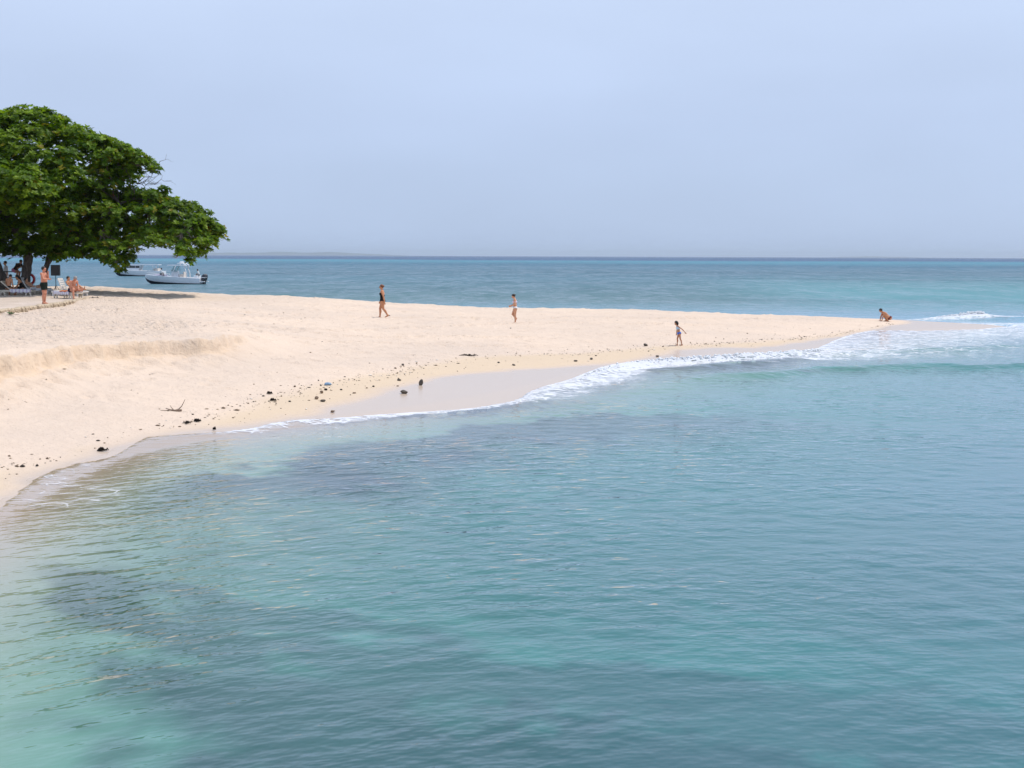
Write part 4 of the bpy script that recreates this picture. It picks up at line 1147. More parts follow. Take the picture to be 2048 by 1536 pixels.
person('dark haired person lying back on the lounger behind the grey haired man', (-24.35, 78.9, TZ), R(-12), 1.66,
       dict(pelvis=(0, 0, 0.262), lean=-0.55, head=0.5, kL=(0.21, 0.06, 0.375), aL=(0.37, 0.06, 0.265), kR=(0.23, -0.06, 0.28), aR=(0.46, -0.06, 0.27), fL=(1, 0, 0.1), fR=(0.2, 0, 1),
            eL=(-0.10, 0.15, 0.42), wL=(0.03, 0.14, 0.36), eR=(-0.10, -0.15, 0.42), wR=(0.03, -0.13, 0.36)),
       'tan', [('shorts', 'trunks', 'maroon')], ('short', 'dark'), vox=0.009)
person('bare backed sunbather sitting hunched on the left lounger, seen from behind', (-28.35, 80.15, TZ), R(72), 1.66,
       dict(pelvis=(0, 0, 0.285), lean=0.22, head=0.55, kL=(0.20, 0.10, 0.26), aL=(0.20, 0.12, 0.05), kR=(0.19, -0.10, 0.26), aR=(0.19, -0.12, 0.05),
            eL=(0.06, 0.15, 0.41), wL=(0.15, 0.12, 0.32), eR=(0.0, -0.17, 0.40), wR=(0.02, -0.20, 0.27)),
       'tan', [('briefs', 'brief', 'black')], ('short', 'black'), female=True, vox=0.008)
person('woman with long black hair sitting between the two left loungers', (-28.0, 81.35, TZ), R(200), 1.64,
       dict(pelvis=(0, 0, 0.27), lean=0.32, head=0.35, kL=(0.20, 0.07, 0.27), aL=(0.21, 0.09, 0.05), kR=(0.20, -0.07, 0.27), aR=(0.23, -0.09, 0.05),
            eL=(0.09, 0.14, 0.42), wL=(0.16, 0.12, 0.30), eR=(0.10, -0.14, 0.42), wR=(0.18, -0.10, 0.31)),
       'tan', [('swimsuit', 'onepiece', 'black')], ('long', 'black'), female=True, vox=0.008)
person('sunbather lying with knees up on the lounger in front of the thick trunk', (-27.75, 82.7, TZ), R(0), 1.68,
       dict(pelvis=(0, 0, 0.25), lean=-0.95, head=0.4, kL=(0.20, 0.05, 0.33), aL=(0.36, 0.05, 0.245), kR=(0.22, -0.05, 0.27), aR=(0.45, -0.06, 0.245), fL=(1, 0, 0), fR=(0.2, 0, 1),
            eL=(-0.12, 0.15, 0.32), wL=(0.0, 0.14, 0.30), eR=(-0.12, -0.15, 0.32), wR=(0.0, -0.13, 0.30)),
       'fair', [('trunks', 'trunks', 'white')], ('short', 'dark'), vox=0.009)
person('person in white shirt standing by the water behind the left trunk', (-31.45, 88.6, gz(-31.45, 88.6)), R(-150), 1.82, dict(),
       'fair', [('shirt', 'shirt', 'white'), ('trousers', 'trousers', 'white')], ('short', 'dark'), vox=0.009)

# ================================================================== TERRACE AND ITS THINGS
M['stone'] = simple('pale_edging_stone', (0.52, 0.42, 0.30), 0.9, 0.25, 5.0, 0.012, 0.15)
M['resin'] = simple('cream_resin', (0.66, 0.59, 0.48), 0.55, 0.08, 4.0)
M['resin_w'] = simple('white_resin', (0.74, 0.72, 0.68), 0.5, 0.06, 4.0)
M['black_plastic'] = simple('black_plastic', (0.007, 0.007, 0.008), 0.5, 0.15, 12.0)
M['black_metal'] = simple('black_metal', (0.012, 0.012, 0.013), 0.4, 0.15, 12.0)
M['red_ring'] = simple('red_foam_plastic', (0.62, 0.02, 0.025), 0.45, 0.1, 6.0)
M['rope'] = simple('white_rope', (0.65, 0.62, 0.56), 0.9, 0.1, 30.0)

def mat_stripes():
    t = NT('striped_towel')
    g = t.node('ShaderNodeTexCoord'); sp = t.node('ShaderNodeSeparateXYZ', i0=g.outputs['Object'])
    wv = t.math('SINE', t.math('MULTIPLY', sp.outputs['X'], 30.0))
    c = t.mixc(t.rng(wv, 0.2, 0.45), (0.74, 0.73, 0.75, 1), (0.55, 0.48, 0.62, 1))
    p = t.node('ShaderNodeBsdfPrincipled', Base_Color=c, Roughness=0.95, Normal=t.bump(t.noise(t.pos(), 60.0, 2.0, 0.5), 0.5, 0.004))
    return t.done(p.outputs[0])
M['towel'] = mat_stripes()
M['towel_orange'] = simple('orange_towel', (0.62, 0.18, 0.07), 0.95, 0.12, 30.0, 0.004, 0.05)

# terrace: sand filled platform with an edge of rough stones
def build_terrace():
    root = MB()
    poly = np.array(TERRACE)
    gx = np.arange(-60, -19, 0.5); gy = np.arange(40, 95.5, 0.5)
    rt = empty('terrace'); tag(rt, kind='structure')
    mb = MB()
    inner = [(x - 0.12, y) if x > -40 else (x, y) for x, y in TERRACE]
    mb.prism(inner, 0.6, TERRACE_Z)
    mb.build('platform', M['sand_terrace'], rt)
    # stones along the seaward edge, two uneven courses
    r = random.Random(4)
    line = chaikin(np.array([(-27.0, 41.0)] + TERRACE[0:10], float), 2)
    seg = np.linalg.norm(np.diff(line, axis=0), axis=1); cum = np.concatenate([[0], np.cumsum(seg)])
    stones = []
    for v in range(8):
        bm = bmesh.new(); bmesh.ops.create_icosphere(bm, subdivisions=2, radius=0.5)
        rr = random.Random(v)
        for vv in bm.verts:
            k = 1 + rr.uniform(-0.13, 0.13)
            vv.co = Vector((max(-0.40, min(0.40, vv.co.x)) * k, max(-0.38, min(0.38, vv.co.y)) * k, max(-0.36, min(0.36, vv.co.z)) * k))
        me = bpy.data.meshes.new('stone'); bm.to_mesh(me); bm.free(); me.materials.append(M['stone']); stones.append(me)
    for course in range(2):
        s = r.uniform(0, 0.3)
        while s < cum[-1]:
            L = r.uniform(0.22, 0.48) * (2.0 if s < 20 else 1.0)
            x = np.interp(s, cum, line[:, 0]); y = np.interp(s, cum, line[:, 1])
            i = min(np.searchsorted(cum, s), len(line) - 1); i = max(i, 1)
            ang = math.atan2(line[i][1] - line[i - 1][1], line[i][0] - line[i - 1][0])
            z = TERRACE_Z - 0.27 + course * 0.19 + r.uniform(-0.02, 0.02)
            o = link('stone', stones[r.randrange(8)], None, rt)
            o.location = (x + r.uniform(-0.03, 0.05) + 0.05 * (1 - course), y, z)
            o.rotation_euler = (r.uniform(-0.15, 0.15), r.uniform(-0.15, 0.15), ang + r.uniform(-0.1, 0.1))
            o.scale = (L * 1.3, r.uniform(0.28, 0.40), r.uniform(0.22, 0.32))
            s += L
def mat_tsand():
    t = NT('trampled_terrace_sand')
    P = t.pos()
    n = t.noise(P, 0.9, 4.0, 0.6); n2 = t.noise(P, 4.0, 4.0, 0.65)
    c = t.mixc(t.rng(n, 0.35, 0.65), (0.50, 0.40, 0.31, 1), (0.64, 0.53, 0.44, 1))
    c = t.mixc(t.math('MULTIPLY', t.rng(n2, 0.58, 0.72), 0.4), c, (0.30, 0.22, 0.15, 1))
    p = t.node('ShaderNodeBsdfPrincipled', Base_Color=c, Roughness=0.95, Normal=t.bump(n2, 0.9, 0.05))
    return t.done(p.outputs[0])
M['sand_terrace'] = mat_tsand()
build_terrace()

# ---- sun loungers
def make_lounger(label, back_deg, mat):
    root = empty('sun_lounger'); tag(root, label, 'sun lounger', 'sun loungers under the tree')
    L, W, Hh = 1.92, 0.66, 0.34
    fr = MB()
    for s in (-1, 1): fr.box((0, s * (W / 2 - 0.03), Hh - 0.045), (L, 0.055, 0.09))
    for x in (-L / 2 + 0.03, 0.0, L / 2 - 0.03): fr.box((x, 0, Hh - 0.05), (0.05, W - 0.115, 0.06))
    fr.build('frame', mat, root, bevel=0.008)
    for x in (-0.74, 0.74):
        for s in (-1, 1):
            lg = MB()
            # splayed leg with an arched inner side
            pts = [(-0.17, 0.0), (-0.10, 0.0), (-0.085, 0.12), (-0.03, 0.20), (0.03, 0.20), (0.085, 0.12), (0.10, 0.0), (0.17, 0.0), (0.15, 0.252), (-0.15, 0.252)]
            V = [(x + a, s * (W / 2 - 0.055), z) for a, z in pts] + [(x + a, s * (W / 2 - 0.005), z) for a, z in pts]
            n = len(pts)
            F = [(0, 1, 2, 9), (2, 3, 9), (3, 4, 8, 9), (4, 5, 8), (5, 6, 7, 8)]
            F = F + [tuple(i + n for i in f[::-1]) for f in F] + [(i, (i + 1) % n, n + (i + 1) % n, n + i) for i in range(n)]
            lg.add(V, F); lg.build('leg', mat, root)
    sl = []
    for i in range(9):
        b = MB(); b.box((-0.20 + i * 0.128, 0, Hh + 0.004), (0.085, W - 0.12, 0.022)); b.build('slat', mat, root)
    a = R(back_deg)
    bk = MB()
    hinge = Vector((-0.30, 0, Hh + 0.01)); d = Vector((-math.cos(a), 0, math.sin(a)))
    Rm = Matrix.Rotation(a, 3, 'Y')
    for s in (-1, 1): bk.box(hinge + d * 0.36 + Vector((0, s * (W / 2 - 0.09), 0)), (0.74, 0.05, 0.05), Rm)
    bk.box(hinge + d * 0.72, (0.05, W - 0.23, 0.05), Rm)
    br = bk.build('backrest', mat, root)
    for i in range(6):
        b = MB(); b.box(hinge + d * (0.08 + i * 0.112), (0.08, W - 0.24, 0.02), Rm); b.build('slat', mat, br)
    return root

def towel_on(name, label, loc, rz, x0, x1, z, mat, hang=0.16, W=0.72, cat='towel'):
    V, F = [], []
    n = 24; r = random.Random(int(abs(loc[0]) * 100))
    prof = [(-W / 2 - 0.012, -hang), (-W / 2 - 0.012, -0.02), (-W / 2 + 0.02, 0.0), (-W / 4, 0.006), (0, 0.002), (W / 4, 0.007), (W / 2 - 0.02, 0.0), (W / 2 + 0.012, -0.02), (W / 2 + 0.012, -hang * 0.8)]
    m = len(prof)
    for th in (0, 0.014):
        for i in range(n + 1):
            x = x0 + (x1 - x0) * i / n
            for j, (y, zz) in enumerate(prof):
                wob = 0.012 * math.sin(x * 17 + j * 2.0 + rz) * (1.8 if j in (0, m - 1) else 0.8)
                V.append((x, y * (1 + th), z + zz + th + wob + (0.012 if j not in (0, m - 1) else 0)))
    o = (n + 1) * m
    for i in range(n):
        for j in range(m - 1):
            a, b, c, d = i * m + j, i * m + j + 1, (i + 1) * m + j + 1, (i + 1) * m + j
            F.append((a, d, c, b)); F.append((o + a, o + b, o + c, o + d))
    for i in range(n):
        for j in (0, m - 1): F.append((i * m + j, (i + 1) * m + j, o + (i + 1) * m + j, o + i * m + j))
    for j in range(m - 1):
        for i in (0, n): F.append((i * m + j, i * m + j + 1, o + i * m + j + 1, o + i * m + j))
    mb = MB(); mb.add(V, F); t = mb.build(name, mat, None, smooth=True)
    t.location = loc; t.rotation_euler = (0, 0, rz)
    tag(t, label, cat, 'towels on the sun loungers')
    return t

LG = [('cream lounger at the left under the bare backed sunbather', 40, 'resin', (-27.85, 80.2), -4, 'striped'),
      ('lounger with white raised back just in front of the thick trunk', 58, 'resin_w', (-27.75, 82.7), 0, 'white'),
      ('cream lounger nearest the stone edge, under the grey haired man', 6, 'resin', (-23.75, 76.15), -42, 'striped'),
      ('cream lounger with tall raised back behind the standing man', 66, 'resin_w', (-24.5, 78.9), -12, None),
      ('white lounger cut by the left edge of the picture', 30, 'resin_w', (-29.75, 79.4), 8, None)]
for i, (lab, deg, mt, (x, y), rz, tw) in enumerate(LG):
    o = make_lounger(lab, deg, M[mt]); o.location = (x, y, TERRACE_Z); o.rotation_euler = (0, 0, R(rz))
towel_on('beach_towel', 'white and lilac striped towel draped over the left lounger', (-27.85, 80.2, TERRACE_Z), R(-4), -0.30, 0.90, 0.365, M['towel'])
towel_on('beach_towel', 'striped towel hanging from the lounger under the grey haired man', (-23.75, 76.15, TERRACE_Z), R(-42), -0.85, 0.72, 0.365, M['towel'])
towel_on('beach_towel', 'orange towel spread beneath the grey haired man', (-23.75, 76.15, TERRACE_Z), R(-42), -0.25, 0.45, 0.395, M['towel_orange'], hang=0.05)
towel_on('beach_towel', 'plain pale towel on the lounger before the thick trunk', (-27.75, 82.7, TERRACE_Z), 0.0, -0.28, 0.88, 0.365, CLOTH['white'], hang=0.1)

# ---- loudspeaker on a pole stand
rt = empty('loudspeaker', (-25.75, 80.4, TERRACE_Z)); tag(rt, 'black loudspeaker on a thin pole stand, in front of the sea', 'loudspeaker')
mb = MB(); mb.box((0, 0, 1.45), (0.46, 0.34, 0.60), Matrix.Rotation(R(4), 3, 'Z')); mb.build('cabinet', M['black_plastic'], rt, bevel=0.02)
mb = MB(); mb.box((0, -0.178, 1.45), (0.40, 0.012, 0.54), Matrix.Rotation(R(4), 3, 'Z')); mb.build('grille', M['black_metal'], rt, bevel=0.003)
mb = MB(); mb.tube([(0, 0, 0.25), (0, 0, 1.16)], 0.02, 8); mb.build('pole', M['black_metal'], rt, smooth=True)
for k in range(3):
    a = 2.1 * k + 0.4
    mb = MB(); mb.tube([(0, 0, 0.62), (0.38 * math.cos(a), 0.38 * math.sin(a), 0.012)], 0.012, 6); mb.build('leg', M['black_metal'], rt, smooth=True)

# ---- red ring buoy hung against the trunk
rt = empty('lifebuoy', (-28.60, 84.42, TERRACE_Z + 0.87)); tag(rt, 'red ring lifebuoy hanging against the right side of the thick trunk', 'lifebuoy')
mb = MB(); V = []; F = []
n, m = 32, 10
for i in range(n):
    a = 6.2832 * i / n
    for j in range(m):
        b = 6.2832 * j / m
        q = 0.28 + 0.075 * math.cos(b); V.append((q * math.cos(a), 0.062 * math.sin(b), q * math.sin(a)))
for i in range(n):
    for j in range(m): F.append((i * m + j, i * m + (j + 1) % m, ((i + 1) % n) * m + (j + 1) % m, ((i + 1) % n) * m + j))
mb.add(V, F); mb.build('ring', M['red_ring'], rt, smooth=True)
mb = MB(); mb.tube([(0.385 * math.cos(6.2832 * i / 24), 0.0, 0.385 * math.sin(6.2832 * i / 24)) for i in range(25)], 0.010, 6); mb.build('grab_rope', M['rope'], rt, smooth=True)

# ---- thin black railing behind the trunks, a person sitting on it
rt = empty('railing', (-29.9, 85.4, TERRACE_Z)); tag(rt, 'thin black metal railing between the two trunks', 'railing')
mb = MB(); mb.tube([(-2.2, 0, 1.30), (1.05, 0, 1.30)], 0.028, 8); mb.build('top_rail', M['black_metal'], rt, smooth=True)
mb = MB(); mb.tube([(-2.2, 0, 0.95), (1.05, 0, 0.95)], 0.020, 8); mb.build('lower_rail', M['black_metal'], rt, smooth=True)
for x in (-2.15, -0.6, 1.0):
    mb = MB(); mb.tube([(x, 0, -0.15), (x, 0, 1.32)], 0.025, 8); mb.build('post', M['black_metal'], rt, smooth=True)
person('person in dark brown top and pink shorts perched on the railing beside the trunk', (-29.78, 85.36, TERRACE_Z + 0.92), R(-20), 1.68,
       dict(pelvis=(0, 0, 0.285), lean=0.75, head=0.1, kL=(0.17, 0.06, 0.20), aL=(0.15, 0.06, -0.02), kR=(0.17, -0.06, 0.20), aR=(0.13, -0.06, -0.02), fL=(1, 0, -0.3), fR=(1, 0, -0.3),
            eL=(0.27, 0.10, 0.36), wL=(0.38, 0.07, 0.42), eR=(0.20, -0.13, 0.34), wR=(0.30, -0.10, 0.38)),
       'fair', [('shirt', 'shirt', 'brown'), ('shorts', 'shorts', 'pink')], ('short', 'dark'), vox=0.009)

# ---- sandals by the lounger
for i, (x, y, a, lab) in enumerate([(-22.72, 76.9, 0.6, 'black sandals'), (-22.55, 77.2, 0.2, 'black sandal')]):
    rt = empty('sandal', (x, y, TERRACE_Z + 0.002), a); tag(rt, ('nearer' if i == 0 else 'farther') + ' one of two black sandals right of the grey haired man', 'sandal', 'pair of black sandals')
    mb = MB(); mb.prism([(0.15 * math.cos(t) * (1.0), 0.055 * math.sin(t) * (1.15 if math.cos(t) > 0 else 0.85)) for t in np.linspace(0, 6.2832, 17)[:-1]], 0, 0.025); mb.build('sole', M['black_plastic'], rt)
    mb = MB(); mb.tube([(0.05, -0.055, 0.02), (0.06, -0.03, 0.065), (0.065, 0, 0.075), (0.06, 0.03, 0.065), (0.05, 0.055, 0.02)], 0.012, 6); mb.build('strap', M['black_plastic'], rt, smooth=True)

# ================================================================== BOATS
M['gelcoat'] = simple('white_gelcoat', (0.82, 0.83, 0.85), 0.25, 0.04, 2.0, spec=0.5)
M['gelcoat_grey'] = simple('pale_grey_gelcoat', (0.78, 0.79, 0.82), 0.28, 0.05, 2.0, spec=0.5)
M['antifoul'] = simple('dark_bottom_paint', (0.015, 0.02, 0.035), 0.6, 0.2, 3.0)
M['cowl'] = simple('dark_engine_cowling', (0.018, 0.022, 0.032), 0.3, 0.1, 3.0)
M['tube'] = simple('powder_coated_tube', (0.70, 0.70, 0.71), 0.35, 0.05, 3.0)
M['cushion'] = simple('cream_cushion', (0.62, 0.56, 0.50), 0.7, 0.06, 5.0)
M['dark_glass'] = simple('tinted_glass', (0.012, 0.014, 0.018), 0.08, 0.1, 3.0, spec=0.7)
def mat_clear():
    t = NT('clear_windscreen')
    fr = t.node('ShaderNodeFresnel', IOR=1.45).outputs[0]
    mx = t.node('ShaderNodeMixShader', i0=t.math('ADD', fr, 0.06, clamp=True), i1=t.node('ShaderNodeBsdfTransparent', Color=(0.72, 0.84, 0.84, 1)).outputs[0], i2=t.node('ShaderNodeBsdfGlossy', Roughness=0.04).outputs[0])
    return t.done(mx.outputs[0])
M['clear'] = mat_clear()

def hull_parts(root, st, mat_side, mat_low):
    """st: list of (x, half_beam_sheer, half_beam_chine, z_keel, z_chine, z_sheer); bow last. +x is the bow"""
    def strip(mb, rows):
        V = []; F = []
        for r_ in rows: V += r_
        m = len(rows[0])
        for i in range(len(rows) - 1):
            for j in range(m - 1): F.append((i * m + j, i * m + j + 1, (i + 1) * m + j + 1, (i + 1) * m + j))
        mb.add(V, F)
    top = MB(); low = MB()
    for s in (1, -1):
        strip(top, [[(x, s * bc, zc), (x + 0.02, s * (bc * 0.35 + bs * 0.65), zc * 0.45 + zs * 0.55), (x, s * bs, zs), (x, s * (bs - 0.06), zs + 0.03), (x, s * max(bs - 0.14, 0.0), zs + 0.03), (x, s * max(bs - 0.15, 0.0), zs - 0.12)] for x, bs, bc, zk, zc, zs in st])
        strip(low, [[(x, 0, zk), (x, s * bc, zc)] for x, bs, bc, zk, zc, zs in st])
    x, bs, bc, zk, zc, zs = st[0]
    top.add([(x, -bs, zs), (x, bs, zs), (x, bc, zc), (x, -bc, zc)], [(0, 1, 2, 3)]); low.add([(x, -bc, zc), (x, bc, zc), (x, 0, zk)], [(0, 1, 2)])
    top.build('hull', mat_side, root, smooth=False); low.build('hull_bottom', mat_low, root)
    dk = MB(); V = []; F = []
    for x, bs, bc, zk, zc, zs in st: V += [(x, -max(bs - 0.145, 0.0), zs - 0.11), (x, max(bs - 0.145, 0.0), zs - 0.11)]
    for i in range(len(st) - 1): F.append((2 * i, 2 * i + 1, 2 * i + 3, 2 * i + 2))
    dk.add(V, F); dk.build('deck', M['gelcoat'], root)

# near boat: open centre console with hard top and two outboards, bow to the left
nb = empty('motor_boat', (-46.2, 195.4, 0.0), R(177))
tag(nb, 'open motor boat with hard top and two dark outboards, nearest the beach', 'boat', 'motor boats moored behind the spit')
hull_parts(nb, [(-3.7, 1.20, 1.10, -0.30, 0.10, 0.80), (-2.4, 1.25, 1.12, -0.32, 0.12, 0.86), (-0.6, 1.28, 1.08, -0.32, 0.16, 0.97), (1.2, 1.22, 0.90, -0.30, 0.24, 1.08), (2.6, 1.00, 0.58, -0.20, 0.34, 1.17), (3.5, 0.62, 0.26, 0.05, 0.50, 1.24), (3.95, 0.24, 0.08, 0.35, 0.70, 1.28), (4.15, 0.02, 0.01, 0.75, 0.90, 1.30)], M['gelcoat_grey'], M['antifoul'])
mb = MB(); mb.box((-0.05, 0, 1.35), (1.0, 0.95, 0.95), taper=0.82); mb.build('console', M['gelcoat'], nb, bevel=0.05)
mb = MB(); mb.add([(0.48, -0.55, 1.70), (0.48, 0.55, 1.70), (0.05, 0.52, 2.45), (0.05, -0.52, 2.45), (-0.55, 0.62, 1.70), (-0.55, 0.60, 2.45), (-0.55, -0.62, 1.70), (-0.55, -0.60, 2.45)], [(0, 1, 2, 3), (1, 4, 5, 2), (0, 3, 7, 6)]); mb.build('windscreen', M['clear'], nb)
mb = MB(); mb.prism([(0.75, -0.75), (0.95, -0.4), (0.95, 0.4), (0.75, 0.75), (-1.35, 0.95), (-1.5, 0.6), (-1.5, -0.6), (-1.35, -0.95)], 2.50, 2.60); ht = mb.build('hard_top', M['gelcoat'], nb, bevel=0.03)
mb = MB()
for s in (-1, 1): mb.tube([(-0.45, s * 0.8, 2.60), (-0.6, s * 0.75, 2.80), (-1.3, s * 0.75, 2.82), (-1.65, s * 0.8, 2.62), (-1.72, s * 0.85, 2.3)], 0.075, 8)
mb.tube([(-0.95, -0.75, 2.81), (-0.95, 0.75, 2.81)], 0.06, 8)
mb.build('radar_arch', M['gelcoat'], ht, smooth=True)
mb = MB(); mb.tube([(-0.95, 0, 2.86), (-0.95, 0, 2.90), (-0.95, 0, 3.04), (-0.95, 0, 3.08)], [0.20, 0.30, 0.29, 0.18], 16); mb.build('radar_dome', M['gelcoat'], ht, smooth=True)
for x0, x1 in ((0.15, -0.35), (-1.75, -1.45)):
    for s in (-1, 1):
        mb = MB(); mb.tube([(x0 - 0.1, s * 0.86, 0.88), (x0 - 0.05, s * 0.84, 1.5), (x1, s * 0.80, 2.52)], [0.075, 0.065, 0.06], 8); mb.build('post', M['tube'], nb, smooth=True)
mb = MB(); mb.box((-1.05, 0, 1.10), (0.6, 1.1, 0.5)); mb.box((-1.30, 0, 1.45), (0.15, 1.1, 0.45)); mb.build('helm_seat', M['cushion'], nb, bevel=0.06)
mb = MB(); mb.box((-3.05, 0, 0.98), (0.55, 1.7, 0.42)); mb.build('stern_bench', M['gelcoat'], nb, bevel=0.05)
mb = MB(); mb.box((2.0, 0, 1.18), (1.5, 1.2, 0.22)); mb.build('bow_cushion', CLOTH['lilac'], nb, bevel=0.05)
mb = MB()
for s in (-1, 1): mb.tube([(1.0, s * 1.15, 1.12), (1.1, s * 1.14, 1.34), (2.5, s * 0.94, 1.44), (3.5, s * 0.52, 1.50), (4.0, 0.0, 1.52)], 0.022, 6)
mb.build('bow_rail', M['tube'], nb, smooth=True)
for s in (-1, 1):
    eg = MB(); y = s * 0.36
    eg.tube([(-4.0, y, 0.42), (-4.02, y, 0.55), (-4.06, y, 0.85), (-4.10, y, 1.15), (-4.08, y, 1.30), (-4.05, y, 1.36)], [0.16, 0.27, 0.33, 0.32, 0.24, 0.10], 14)
    e_ = eg.build('outboard', M['cowl'], nb, smooth=True)
    lg = MB(); lg.box((-4.0, y, 0.15), (0.28, 0.14, 0.75)); lg.box((-4.05, y, -0.15), (0.42, 0.30, 0.03)); lg.build('drive_leg', M['cowl'], e_, bevel=0.01)
    bd = MB(); bd.tube([(-4.05, y, 0.86), (-4.06, y, 0.96)], 0.340, 14); bd.build('cowling_band', M['tube'], e_, smooth=True)
    sw = MB(); sw.box((-3.95, s * 0.92, 0.35), (0.75, 0.42, 0.10)); sw.build('swim_step', M['gelcoat'], nb, bevel=0.02)
def on_boat(b, x, y, z):
    a = b.rotation_euler[2]; return (b.location[0] + x * math.cos(a) - y * math.sin(a), b.location[1] + x * math.sin(a) + y * math.cos(a), b.location[2] + z)
SIT = dict(pelvis=(0, 0, 0.26), lean=0.1, head=0.1, kL=(0.22, 0.06, 0.27), aL=(0.24, 0.07, 0.05), kR=(0.22, -0.06, 0.27), aR=(0.24, -0.07, 0.05),
           eL=(0.05, 0.15, 0.40), wL=(0.16, 0.10, 0.36), eR=(0.05, -0.15, 0.40), wR=(0.16, -0.10, 0.36))
person('crew member in white shirt and dark shorts sitting on the bow of the open boat', on_boat(nb, 1.75, 0.85, 0.95), R(20), 1.72, SIT, 'brown', [('shirt', 'shirt', 'white'), ('shorts', 'shorts', 'black')], ('short', 'black'), vox=0.012)
person('crew member in white shirt sitting above the outboards of the open boat', on_boat(nb, -3.35, 0.2, 0.83), R(190), 1.70, dict(SIT, lean=0.25), 'brown', [('shirt', 'shirt', 'white'), ('shorts', 'shorts', 'grey')], ('short', 'black'), vox=0.012)

# far boat: cabin launch with long roof
fb = empty('cabin_boat', (-69.6, 266.0, 0.0), R(178))
tag(fb, 'white cabin boat with dark side windows, half hidden behind the open boat', 'boat', 'motor boats moored behind the spit')
hull_parts(fb, [(-4.7, 1.35, 1.25, -0.30, 0.10, 0.95), (-2.5, 1.42, 1.28, -0.32, 0.12, 0.98), (0.0, 1.45, 1.22, -0.32, 0.16, 1.04), (2.0, 1.35, 0.98, -0.28, 0.26, 1.10), (3.4, 1.0, 0.55, -0.12, 0.40, 1.14), (4.2, 0.5, 0.2, 0.2, 0.62, 1.18), (4.65, 0.03, 0.01, 0.75, 0.92, 1.20)], M['gelcoat'], M['antifoul'])
mb = MB(); V = [(3.35, -1.0, 1.05), (3.35, 1.0, 1.05), (-0.2, 1.22, 1.05), (-0.2, -1.22, 1.05), (2.95, -0.92, 2.02), (2.95, 0.92, 2.02), (-0.55, 1.12, 2.02), (-0.55, -1.12, 2.02)]
mb.add(V, [(0, 1, 5, 4), (1, 2, 6, 5), (2, 3, 7, 6), (3, 0, 4, 7), (4, 5, 6, 7)]); mb.build('cabin', M['gelcoat'], fb)
for s in (-1, 1):
    for x0, x1 in ((2.75, 1.62), (1.54, 0.42), (0.34, -0.42)):
        mb = MB(); q = lambda x, z: (x, s * (1.22 - (x + 0.2) * 0.0563 - (z - 1.05) * 0.10 + 0.022), z)
        a = [q(x0, 1.52), q(x1, 1.52), q(x1, 1.92), q(x0, 1.92)]
        b = [(p[0], p[1] - s * 0.05, p[2]) for p in a]
        mb.add(a + b, [(0, 1, 2, 3), (7, 6, 5, 4), (0, 4, 5, 1), (1, 5, 6, 2), (2, 6, 7, 3), (3, 7, 4, 0)]); mb.build('window', M['dark_glass'], fb)
mb = MB(); mb.prism([(3.1, -0.98), (3.1, 0.98), (-3.9, 1.22), (-3.9, -1.22)], 2.04, 2.16); rf = mb.build('roof', M['gelcoat'], fb, bevel=0.03)
mb = MB(); mb.tube([(2.9, 0.3, 2.14), (2.9, 0.3, 2.42)], 0.07, 8); mb.build('roof_lamp', M['gelcoat'], rf, smooth=True)
for x in (-2.9, -3.5):
    for s in (-1, 1):
        mb = MB(); mb.tube([(x, s * 1.15, 0.95), (x, s * 1.12, 2.06)], 0.055, 8); mb.build('post', M['tube'], fb, smooth=True)
mb = MB(); mb.box((4.75, 0, 1.22), (0.9, 0.4, 0.08)); mb.build('bow_pulpit', M['gelcoat'], fb, bevel=0.015)
mb = MB()
for s in (-1, 1): mb.tube([(3.2, s * 1.0, 1.18), (3.3, s * 0.95, 1.62), (4.4, s * 0.42, 1.68), (5.1, s * 0.18, 1.70)], 0.02, 6)
mb.build('pulpit_rail', M['tube'], fb, smooth=True)
mb = MB(); mb.box((-3.4, 0, 1.2), (0.8, 2.0, 0.5)); mb.build('stern_seat', M['cushion'], fb, bevel=0.05)

# ================================================================== FAR SHORES
M['far_land'] = simple('far_scrub_land', (0.07, 0.09, 0.06), 0.95, 0.3, 0.004)
def far_island(x0, x1, y, hts, nm='hills'):
    V = []; F = []
    n = 60; r = np.random.default_rng(int(abs(x0)))
    for i in range(n + 1):
        t = i / n; x = x0 + (x1 - x0) * t
        h = np.interp(t, np.linspace(0, 1, len(hts)), hts) * (0.8 + 0.4 * float(fbm(np.array([t * 9.0]), np.array([3.0]), 3, int(abs(x0)))[0]))
        V += [(x, y - 250, -4), (x, y - 90, h * 0.6 - 0.5), (x, y, h), (x, y + 120, h * 0.7 - 0.5), (x, y + 300, -4)]
    for i in range(n):
        for j in range(4): F.append((i * 5 + j, (i + 1) * 5 + j, (i + 1) * 5 + j + 1, i * 5 + j + 1))
    o = link(nm, mesh_np(nm, V, F), M['far_land'], smooth=True); tag(o, kind='structure')
far_island(-7000, -2200, 30000, [10, 42, 62, 56, 72, 64, 70, 50, 28, 4])
far_island(6600, 8900, 30000, [0, 14, 19, 26, 17, 17, 7, 0])

# ================================================================== STONES, WEED AND DRIFTWOOD ON THE BEACH
M['rock'] = simple('wet_beach_rock', (0.085, 0.070, 0.055), 0.7, 0.4, 12.0, 0.01, 0.4)
M['rock_tan'] = simple('tan_beach_rock', (0.20, 0.14, 0.095), 0.8, 0.35, 12.0, 0.01, 0.3)
M['weed'] = simple('dried_black_weed', (0.022, 0.016, 0.012), 0.9, 0.4, 20.0, 0.01, 0.2)
M['driftwood'] = simple('bleached_driftwood', (0.26, 0.19, 0.14), 0.85, 0.35, 18.0, 0.006, 0.2)
M['blue_glass'] = simple('blue_plastic', (0.20, 0.32, 0.46), 0.35, 0.15, 8.0)
M['green_leaf'] = simple('fresh_green_leaf', (0.03, 0.12, 0.02), 0.6, 0.3, 10.0)

